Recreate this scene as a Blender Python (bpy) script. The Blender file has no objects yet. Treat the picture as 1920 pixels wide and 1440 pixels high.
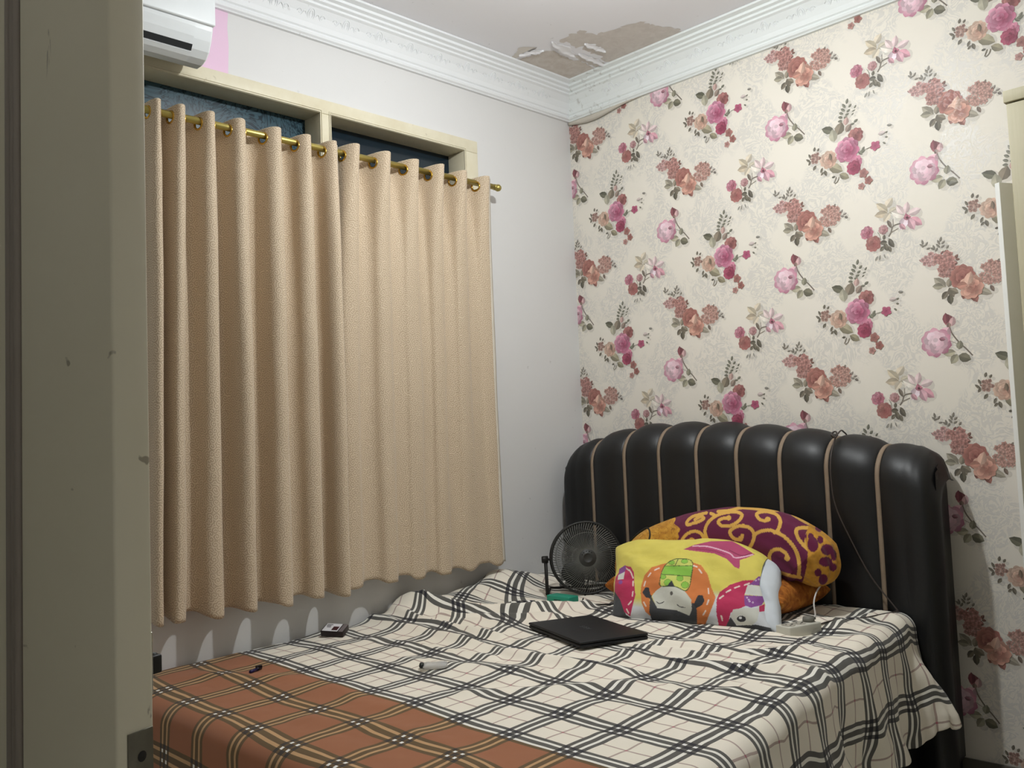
import bpy, bmesh, math, random
import numpy as np
from mathutils import Vector, Matrix

# ------------------------------------------------------------------ scene, camera, light
SC = bpy.context.scene
COL = SC.collection

# camera basis (yaw 45.39 deg to the left, pitched up 3.8 deg, rolled 2.28 deg)
F_PX = 1720.3
YAW, PITCH, ROLL = -0.79221377, 0.06630833, -0.03978126
CAM = Vector((3.0065, -3.4463, 1.27))
fw = Vector((math.sin(YAW)*math.cos(PITCH), math.cos(YAW)*math.cos(PITCH), math.sin(PITCH)))
r0 = Vector((math.cos(YAW), -math.sin(YAW), 0))
u0 = r0.cross(fw)
rt = math.cos(ROLL)*r0 + math.sin(ROLL)*u0
up = -math.sin(ROLL)*r0 + math.cos(ROLL)*u0
cam_data = bpy.data.cameras.new('camera')
cam_data.sensor_fit = 'HORIZONTAL'
cam_data.sensor_width = 36.0
cam_data.lens = F_PX/1920*36.0
cam_data.clip_start = 0.02
cam = bpy.data.objects.new('camera', cam_data)
COL.objects.link(cam)
cam.matrix_world = Matrix(((rt.x, up.x, -fw.x, CAM.x), (rt.y, up.y, -fw.y, CAM.y), (rt.z, up.z, -fw.z, CAM.z), (0, 0, 0, 1)))
SC.camera = cam

world = bpy.data.worlds.new('night'); SC.world = world
world.use_nodes = True
world.node_tree.nodes['Background'].inputs[0].default_value = (0.02, 0.025, 0.035, 1)
world.node_tree.nodes['Background'].inputs[1].default_value = 0.3

SC.view_settings.view_transform = 'Standard'
SC.view_settings.look = 'None'
SC.view_settings.gamma = 1
SC.view_settings.use_curve_mapping = False
SC.view_settings.exposure = 0.24

LAMP_POS = (1.35, -1.35, 2.81)      # bare bulb on the ceiling, just above the frame
LAMP_STRENGTH = 830.0
LAMP_COLOR = (0.965, 1.0, 1.0)

# ------------------------------------------------------------------ helpers
def lin(c):
    out = []
    for v in c[:3]:
        v = v/255.0
        out.append(v/12.92 if v <= 0.04045 else ((v+0.055)/1.055)**2.4)
    return tuple(out)
def lin4(c, a=1.0): return lin(c)+(a,)
def nlin(a):
    a = np.asarray(a, float)/255.0
    return np.where(a <= 0.04045, a/12.92, ((a+0.055)/1.055)**2.4)

class NT:
    def __init__(self, name):
        self.mat = bpy.data.materials.new(name); self.mat.use_nodes = True
        self.t = self.mat.node_tree; self.nodes = self.t.nodes
        self.b = self.nodes['Principled BSDF']
        self.b.inputs['Specular IOR Level'].default_value = 0.3
    def node(self, typ, **kw):
        n = self.nodes.new(typ)
        for k, v in kw.items(): setattr(n, k, v)
        return n
    def put(self, sock, v):
        if hasattr(v, 'is_output'): self.t.links.new(v, sock)
        elif v is not None: sock.default_value = v
    def m(self, op, a, b=None, c=None):
        n = self.node('ShaderNodeMath', operation=op)
        for i, v in enumerate((a, b, c)):
            if v is not None: self.put(n.inputs[i], v)
        return n.outputs[0]
    def mix(self, f, a, b):
        n = self.node('ShaderNodeMix', data_type='RGBA')
        self.put(n.inputs[0], f); self.put(n.inputs[6], a); self.put(n.inputs[7], b)
        return n.outputs[2]
    def coord(self, kind='Object'):
        return self.node('ShaderNodeTexCoord').outputs[kind]
    def scaled(self, vec, s):
        n = self.node('ShaderNodeMapping'); self.put(n.inputs[0], vec); n.inputs['Scale'].default_value = s
        return n.outputs[0]
    def noise(self, vec, scale=5, detail=3, rough=.5, dist=0, out='Fac'):
        n = self.node('ShaderNodeTexNoise'); self.put(n.inputs['Vector'], vec)
        n.inputs['Scale'].default_value = scale; n.inputs['Detail'].default_value = detail
        n.inputs['Roughness'].default_value = rough; n.inputs['Distortion'].default_value = dist
        return n.outputs[out]
    def ramp(self, f, stops):
        n = self.node('ShaderNodeValToRGB'); self.put(n.inputs[0], f)
        e = n.color_ramp.elements
        while len(e) < len(stops): e.new(0.5)
        for i, (p, c) in enumerate(stops):
            e[i].position = p; e[i].color = c if len(c) == 4 else tuple(c)+(1,)
        return n.outputs[0]
    def step(self, v, lo, hi):
        n = self.node('ShaderNodeMapRange'); self.put(n.inputs[0], v)
        n.inputs[1].default_value = lo; n.inputs[2].default_value = hi
        return n.outputs[0]
    def bump(self, h, strength=.3, dist=.01, normal=None):
        n = self.node('ShaderNodeBump'); n.inputs['Strength'].default_value = strength
        n.inputs['Distance'].default_value = dist; self.put(n.inputs['Height'], h)
        if normal: self.put(n.inputs['Normal'], normal)
        return n.outputs[0]
    def set(self, base=None, rough=None, metal=None, normal=None, **kw):
        b = self.b
        if base is not None: self.put(b.inputs['Base Color'], base)
        if rough is not None: self.put(b.inputs['Roughness'], rough)
        if metal is not None: self.put(b.inputs['Metallic'], metal)
        if normal is not None: self.put(b.inputs['Normal'], normal)
        for k, v in kw.items(): self.put(b.inputs[k.replace('_', ' ')], v)
        return self.mat

def plain(name, c, rough=.5, metal=0.0, var=.06, scale=20, bump=0.0, bscale=200, spec=None):
    """a plain colour with slight mottling, so nothing is perfectly flat"""
    t = NT(name); co = t.coord()
    f = t.noise(co, scale, 4)
    a = lin4(c); d = tuple(x*(1-var*1.6) for x in a[:3])+(1,); l = tuple(min(1, x*(1+var)) for x in a[:3])+(1,)
    base = t.mix(f, d, l)
    nrm = t.bump(t.noise(co, bscale, 3), bump, .002) if bump else None
    if spec is not None: t.b.inputs['Specular IOR Level'].default_value = spec
    return t.set(base, rough, metal, nrm)

def link(name, me, parent=None, mat=None):
    o = bpy.data.objects.new(name, me)
    if mat: me.materials.append(mat)
    if parent: o.parent = parent
    COL.objects.link(o)
    return o
def tag(o, label=None, cat=None, group=None, kind=None):
    if label: o['label'] = label
    if cat: o['category'] = cat
    if group: o['group'] = group
    if kind: o['kind'] = kind
    return o
def thing(name, loc, label, cat, rz=0, group=None):
    o = bpy.data.objects.new(name, None); o.empty_display_size = .05
    o.location = loc; o.rotation_euler = (0, 0, rz); COL.objects.link(o)
    return tag(o, label, cat, group)

class MB:
    """collects primitive shapes; build() links them as one mesh object"""
    def __init__(self): self.v = []; self.f = []; self.sm = []
    def add(self, vs, fs, smooth=False):
        n = len(self.v); self.v += [tuple(p) for p in vs]
        self.f += [tuple(i+n for i in f) for f in fs]; self.sm += [smooth]*len(fs)
        return self
    def box(self, a, b, bev=0.0):
        x0, y0, z0 = [min(p, q) for p, q in zip(a, b)]; x1, y1, z1 = [max(p, q) for p, q in zip(a, b)]
        if bev <= 0:
            vs = [(x0,y0,z0),(x1,y0,z0),(x1,y1,z0),(x0,y1,z0),(x0,y0,z1),(x1,y0,z1),(x1,y1,z1),(x0,y1,z1)]
            return self.add(vs, [(0,3,2,1),(4,5,6,7),(0,1,5,4),(1,2,6,5),(2,3,7,6),(3,0,4,7)])
        bm = bmesh.new(); bmesh.ops.create_cube(bm, size=1)
        for v in bm.verts: v.co = Vector(((x0+x1)/2+v.co.x*(x1-x0), (y0+y1)/2+v.co.y*(y1-y0), (z0+z1)/2+v.co.z*(z1-z0)))
        bmesh.ops.bevel(bm, geom=bm.edges[:], offset=bev, segments=3, profile=.5, affect='EDGES')
        bm.verts.index_update()
        self.add([v.co[:] for v in bm.verts], [[v.index for v in f.verts] for f in bm.faces], True)
        bm.free(); return self
    def prism(self, pts, axis, a, b, smooth=False):
        """polygon pts in the plane across `axis`, extruded from a to b along it"""
        def mk(p, t):
            return {'x': (t, p[0], p[1]), 'y': (p[0], t, p[1]), 'z': (p[0], p[1], t)}[axis]
        n = len(pts)
        self.add([mk(p, a) for p in pts]+[mk(p, b) for p in pts],
                 [(i, (i+1) % n, n+(i+1) % n, n+i) for i in range(n)], smooth)
        m = len(self.v)-2*n
        self.f += [tuple(m+i for i in range(n))[::-1], tuple(m+n+i for i in range(n))]; self.sm += [False, False]
        return self
    def tube(self, pts, r, seg=8, closed=False, cap=True):
        pts = [Vector(p) for p in pts]; n = len(pts)
        rs = r if isinstance(r, (list, tuple)) else [r]*n
        rings = []; prev = None
        for i, p in enumerate(pts):
            if closed: t = pts[(i+1) % n]-pts[i-1]
            else: t = pts[min(i+1, n-1)]-pts[max(i-1, 0)]
            t = t.normalized() if t.length > 1e-9 else Vector((0, 0, 1))
            if prev is None:
                a = Vector((0, 0, 1)) if abs(t.z) < .9 else Vector((1, 0, 0))
                nrm = t.cross(a).normalized()
            else:
                nrm = prev-t*prev.dot(t); nrm = nrm.normalized() if nrm.length > 1e-9 else t.orthogonal().normalized()
            prev = nrm; bn = t.cross(nrm)
            rings.append([p+rs[i]*(math.cos(2*math.pi*k/seg)*nrm+math.sin(2*math.pi*k/seg)*bn) for k in range(seg)])
        vs = [q for rg in rings for q in rg]; fs = []
        m = n if closed else n-1
        for i in range(m):
            j = (i+1) % n
            for k in range(seg): fs.append((i*seg+k, i*seg+(k+1) % seg, j*seg+(k+1) % seg, j*seg+k))
        if cap and not closed:
            fs.append(tuple(range(seg))[::-1]); fs.append(tuple((n-1)*seg+k for k in range(seg)))
        return self.add(vs, fs, True)
    def lathe(self, prof, seg=24, M=None):
        """profile [(r, h)] turned around z, then moved by matrix M"""
        vs = []; fs = []; n = len(prof)
        for k in range(seg):
            a = 2*math.pi*k/seg
            for r, h in prof: vs.append(Vector((r*math.cos(a), r*math.sin(a), h)))
        if M is not None: vs = [M @ v for v in vs]
        for k in range(seg):
            for i in range(n-1):
                fs.append((k*n+i, ((k+1) % seg)*n+i, ((k+1) % seg)*n+i+1, k*n+i+1))
        return self.add(vs, fs, True)
    def grid(self, P, closed_u=False, smooth=True, flip=False):
        """P: array (nu, nv, 3)"""
        nu, nv = P.shape[:2]; fs = []
        for i in range(nu if closed_u else nu-1):
            j = (i+1) % nu
            for k in range(nv-1):
                q = (i*nv+k, j*nv+k, j*nv+k+1, i*nv+k+1)
                fs.append(q[::-1] if flip else q)
        return self.add(P.reshape(-1, 3).tolist(), fs, smooth)
    def mesh(self, name):
        me = bpy.data.meshes.new(name); me.from_pydata(self.v, [], self.f); me.update()
        me.polygons.foreach_set('use_smooth', self.sm)
        return me
    def build(self, name, mat, parent=None): return link(name, self.mesh(name), parent, mat)

def set_cols(me, cols, name='print'):
    a = me.color_attributes.new(name, 'FLOAT_COLOR', 'POINT')
    c = np.ones((len(me.vertices), 4), np.float32); cols = np.asarray(cols); c[:, :cols.shape[1]] = cols
    a.data.foreach_set('color', c.ravel())
def set_uv(me, uv):
    l = me.uv_layers.new(name='UVMap')
    idx = np.empty(len(me.loops), np.int32); me.loops.foreach_get('vertex_index', idx)
    l.data.foreach_set('uv', np.asarray(uv, np.float32)[idx].ravel())

def hash2(ix, iy, seed):
    n = (ix*374761393 + iy*668265263 + seed*974634777) & 0xffffffff
    n = ((n ^ (n >> 13))*1274126177) & 0xffffffff
    return ((n ^ (n >> 16)) & 0xffff)/65535.0
def vnoise(x, y, seed=0):
    x = np.asarray(x, float); y = np.asarray(y, float)
    ix = np.floor(x).astype(np.int64); iy = np.floor(y).astype(np.int64); fx = x-ix; fy = y-iy
    fx = fx*fx*(3-2*fx); fy = fy*fy*(3-2*fy)
    a = hash2(ix, iy, seed); b = hash2(ix+1, iy, seed); c = hash2(ix, iy+1, seed); d = hash2(ix+1, iy+1, seed)
    return (a*(1-fx)+b*fx)*(1-fy)+(c*(1-fx)+d*fx)*fy-.5
def in_poly(X, Y, poly):
    ins = np.zeros(X.shape, bool); n = len(poly)
    for i in range(n):
        x1, y1 = poly[i]; x2, y2 = poly[(i+1) % n]
        c = (y1 > Y) != (y2 > Y)
        with np.errstate(divide='ignore', invalid='ignore'):
            xi = (x2-x1)*(Y-y1)/(y2-y1 if y2 != y1 else 1e-9)+x1
        ins ^= c & (X < xi)
    return ins
def spline(pts, n=8):
    pts = [np.array(p, float) for p in pts]; out = []
    for i in range(len(pts)-1):
        p0 = pts[max(i-1, 0)]; p1 = pts[i]; p2 = pts[i+1]; p3 = pts[min(i+2, len(pts)-1)]
        for k in range(n):
            t = k/n
            out.append(.5*((2*p1)+(-p0+p2)*t+(2*p0-5*p1+4*p2-p3)*t*t+(-p0+3*p1-3*p2+p3)*t**3))
    out.append(pts[-1]); return np.array(out)
def dist_line(X, Y, pts):
    d = np.full(X.shape, 1e9)
    for (x1, y1), (x2, y2) in zip(pts[:-1], pts[1:]):
        vx, vy = x2-x1, y2-y1; L = vx*vx+vy*vy+1e-9
        t = np.clip(((X-x1)*vx+(Y-y1)*vy)/L, 0, 1)
        d = np.minimum(d, np.hypot(X-x1-t*vx, Y-y1-t*vy))
    return d

# ------------------------------------------------------------------ the lamp that lights the room
lamp = thing('ceiling_lamp', (LAMP_POS[0], LAMP_POS[1], 3.05), 'bare white bulb lamp fixed to the bedroom ceiling', 'lamp')
t = NT('bulb_glow'); t.set(lin4((245, 248, 250)), .4)
t.put(t.b.inputs['Emission Color'], LAMP_COLOR+(1,)); t.b.inputs['Emission Strength'].default_value = LAMP_STRENGTH
bulb_mat = t.mat
# an LED bulb: only the lower dome glows, the cone above it is opaque plastic
MB().lathe([(.0001, -.285)]+[(.045*math.sin(a), -.24-.045*math.cos(a)) for a in np.linspace(.15, 1.75, 14)], 28).build('bulb_dome', bulb_mat, lamp)
MB().lathe([(.0447, -.232), (.040, -.215), (.022, -.165), (.024, -.16), (.026, -.06), (.05, -.04), (.055, 0), (.0001, 0)], 28).build('lamp_holder', plain('lamp_holder_plastic', (235, 235, 232), .4), lamp)

# ------------------------------------------------------------------ materials of the setting
H = 3.05                      # ceiling
XR, YF = 3.9, -3.85           # right and front walls

def paint(name, c, rough=.7, stain=.05):
    t = NT(name); co = t.coord()
    f = t.noise(co, 2.2, 5, .6); g = t.noise(co, 160, 2)
    a = lin4(c)
    base = t.mix(f, tuple(x*(1-stain) for x in a[:3])+(1,), tuple(min(1, x*(1+stain*.5)) for x in a[:3])+(1,))
    speck = t.step(t.noise(co, 38, 2, .4), .73, .78)
    base = t.mix(t.m('MULTIPLY', speck, .18), base, lin4((120, 112, 105)))
    return t.set(base, rough, 0, t.bump(g, .06, .002))

def printed(name, base_node=None, rough=.7, bgcol=(226, 217, 205)):
    """surface whose printed marks sit in the colour attribute `print` (alpha = amount of ink)"""
    t = NT(name)
    return t

mat_paint = paint('wall_paint', (226, 226, 223))
mat_plaster = paint('gypsum_cornice', (236, 238, 240), .55, .02)
mat_cream = None

# wallpaper: shimmering damask ground with the flower print on top
t = NT('wallpaper'); co = t.coord()
sep = t.node('ShaderNodeSeparateXYZ'); t.put(sep.inputs[0], co)
wx, wz = sep.outputs[0], sep.outputs[2]
px = t.m('MULTIPLY', wx, 2*math.pi/.265); pz = t.m('MULTIPLY', wz, 2*math.pi/.32)
ogee = t.m('ADD', t.m('COSINE', px), t.m('COSINE', pz))
og2 = t.m('MULTIPLY', t.m('COSINE', t.m('MULTIPLY', px, 3)), t.m('COSINE', t.m('MULTIPLY', pz, 2)))
curl = t.noise(co, 15, 3, .5, 2.6)
scroll = t.m('ABSOLUTE', t.m('SUBTRACT', t.m('FRACT', t.m('MULTIPLY', t.m('ADD', curl, t.m('MULTIPLY', ogee, .06)), 5.0)), .5))
dam = t.m('MULTIPLY', t.step(scroll, .18, .3), t.step(t.m('ADD', ogee, t.m('MULTIPLY', og2, .5)), -.7, .25))
ground = t.mix(t.noise(co, 1.6, 3), lin4((231, 226, 212)), lin4((234, 226, 216)))
ground = t.mix(t.m('MULTIPLY', dam, .75), ground, lin4((212, 208, 201)))
att = t.node('ShaderNodeAttribute', attribute_name='print')
base = t.mix(att.outputs['Alpha'], ground, att.outputs['Color'])
fine = t.noise(co, 700, 2)
hgt = t.m('ADD', t.m('MULTIPLY', dam, .6), t.m('MULTIPLY', fine, .5))
t.b.inputs['Specular IOR Level'].default_value = .45
mat_wallpaper = t.set(base, t.m('SUBTRACT', .55, t.m('MULTIPLY', dam, .15)), 0, t.bump(hgt, .25, .0012))

# generic "base colour + marks" material used where paint, stains or peeled patches sit in the mesh
def marked(name, c, rough, stain=.05, mott=.5):
    t = NT(name); co = t.coord()
    a = lin4(c); f = t.noise(co, 2.0, 5, .6)
    base = t.mix(f, tuple(x*(1-stain) for x in a[:3])+(1,), tuple(min(1, x*(1+stain*.5)) for x in a[:3])+(1,))
    speck = t.step(t.noise(co, 34, 2, .4), .74, .78)
    base = t.mix(t.m('MULTIPLY', speck, .2), base, lin4((120, 112, 105)))
    att = t.node('ShaderNodeAttribute', attribute_name='print')
    mot = t.mix(t.m('MULTIPLY', t.step(t.noise(co, 22, 6, .65, .8), .35, .7), mott), att.outputs['Color'], lin4((222, 216, 210)))
    base = t.mix(att.outputs['Alpha'], base, mot)
    return t.set(base, rough, 0, t.bump(t.noise(co, 150, 3), .08, .002))

class Decal:
    """flat printed or peeled shapes, layered a hair's breadth above the surface"""
    def __init__(self): self.v = []; self.f = []; self.c = []; self.layer = 0
    def poly(self, pts, cols, center=None, ccol=None, alpha=1.0, bump=True):
        """fan of triangles; cols per point or one colour; 2-D points in metres"""
        if bump: self.layer += 1
        n = len(self.v); k = len(pts)
        if center is None: center = (sum(p[0] for p in pts)/k, sum(p[1] for p in pts)/k)
        if not isinstance(cols, list): cols = [cols]*k
        self.v.append((center[0], center[1], self.layer)); self.c.append(tuple(ccol or cols[0])+(alpha,))
        for p, c in zip(pts, cols): self.v.append((p[0], p[1], self.layer)); self.c.append(tuple(c)+(alpha,))
        for i in range(k): self.f.append((n, n+1+i, n+1+(i+1) % k))

def shade(c, k): return tuple(max(0, min(255, v*k)) for v in c)
def mixc(a, b, t): return tuple(x*(1-t)+y*t for x, y in zip(a, b))

def draw_leaf(D, x, y, ln, w, ang, col, rng):
    a = math.radians(ang); ca, sa = math.cos(a), math.sin(a)
    prof = [(-.5, 0), (-.3, .36), (-.05, .5), (.25, .36), (.5, 0)]
    def P(u, v): return ((x+(u*ln)*ca-(v*w)*sa), (y+(u*ln)*sa+(v*w)*ca))
    D.layer += 1
    for s, k in ((1, 1.10), (-1, .90)):
        pts = [P(u, v*s) for u, v in prof]
        cc = [shade(col, k*(.86+.28*rng.random()*.7)) for _ in pts]
        D.poly(pts, cc, P(0, .02*s), shade(col, k*1.02), bump=False)

def petal(D, cx, cy, ang, ln, w, rim, core, rng, n=11):
    a = math.radians(ang); ca, sa = math.cos(a), math.sin(a); pts = []; cols = []
    for i in range(n):
        th = 2*math.pi*i/n
        u = math.cos(th)*ln*.5; v = math.sin(th)*w*.5
        if math.cos(th) > .2: u *= 1+.10*math.sin(5*th+rng.random()*2)
        pts.append((cx+u*ca-v*sa, cy+u*sa+v*ca))
        f = .5+.5*math.cos(th)
        cols.append(mixc(core, rim, f**.8))
    D.poly(pts, cols, (cx-ln*.12*ca, cy-ln*.12*sa), mixc(core, rim, .35))

def draw_rose(D, x, y, r, light, mid, dark, rng, pale_core=False):
    D.poly([(x+r*.8*math.cos(t), y+r*.8*math.sin(t)) for t in np.linspace(0, 6.2832, 13)[:-1]], mid, None, mid)
    for ring, (n, rad, size) in enumerate(((10, .70, .50), (9, .50, .46), (7, .31, .38), (5, .14, .28))):
        off = rng.random()*360; order = list(range(n)); rng.shuffle(order)
        for k in order:
            ang = off+360*k/n+rng.uniform(-8, 8)
            lit = .5+.5*math.cos(math.radians(ang-140))       # printed light falls from the upper left
            if pale_core:
                rim = mixc(dark, mid, .25+lit*.6) if ring == 0 else mixc(mid, light, .25+.5*lit)
                core = mixc(mid, light, .35+.35*ring/3)
            else:
                rim = mixc(mid, light, .25+.75*lit) if ring < 2 else mixc(dark, light, .3+.6*lit)
                core = mixc(dark, mid, .55*lit)
            j_ = rng.uniform(.86, 1.12); rim = shade(rim, j_); core = shade(core, j_)
            a = math.radians(ang); s = r*size*rng.uniform(.9, 1.1)
            petal(D, x+rad*r*math.cos(a), y+rad*r*math.sin(a), ang, s, s*1.15, rim, core, rng)
    if not pale_core:
        for k in range(3):
            a = rng.random()*6.28
            petal(D, x+.06*r*math.cos(a), y+.06*r*math.sin(a), math.degrees(a), r*.26, r*.14, mid, shade(dark, .9), rng, 8)

def draw_flower(D, x, y, r, col, dark, rng):
    o = rng.random()*72
    for k in range(5):
        ang = o+72*k+rng.uniform(-8, 8); a = math.radians(ang)
        petal(D, x+.42*r*math.cos(a), y+.42*r*math.sin(a), ang, r*.85, r*.75, shade(col, rng.uniform(.95, 1.15)), mixc(col, dark, .6), rng, 8)
    D.poly([(x+.1*r*math.cos(t), y+.1*r*math.sin(t)) for t in np.linspace(0, 6.28, 7)[:-1]], dark)

def draw_cluster(D, x, y, rx, ry, n, r, c1, c2, rng):
    for k in range(n//2):
        a = rng.random()*6.28; d = math.sqrt(rng.random())
        draw_leaf(D, x+rx*d*math.cos(a), y+ry*d*math.sin(a), r*1.2, r*.5, rng.random()*360, shade(c1, .72), rng)
    for k in range(int(n*1.5)):
        a = rng.random()*6.28; d = math.sqrt(rng.random())*.85
        qx, qy = x+rx*d*math.cos(a), y+ry*d*math.sin(a); o = rng.random()*6.28
        col = mixc(c1, c2, rng.random()); m = 10
        pts = [(qx+r*.85*(1 if i % 2 else .66)*math.cos(o+6.2832*i/m), qy+r*.85*(1 if i % 2 else .66)*math.sin(o+6.2832*i/m)) for i in range(m)]
        D.poly(pts, [shade(col, 1.14 if i % 2 else .86) for i in range(m)], (qx, qy), shade(col, .66))

def draw_stem(D, pts, w, col):
    D.layer += 1; P = spline(pts, 4)
    for a, b in zip(P[:-1], P[1:]):
        d = b-a; n = np.array((-d[1], d[0]))/(np.linalg.norm(d)+1e-9)*w*.5
        D.poly([a+n, b+n, b-n, a-n], col, bump=False)

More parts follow.
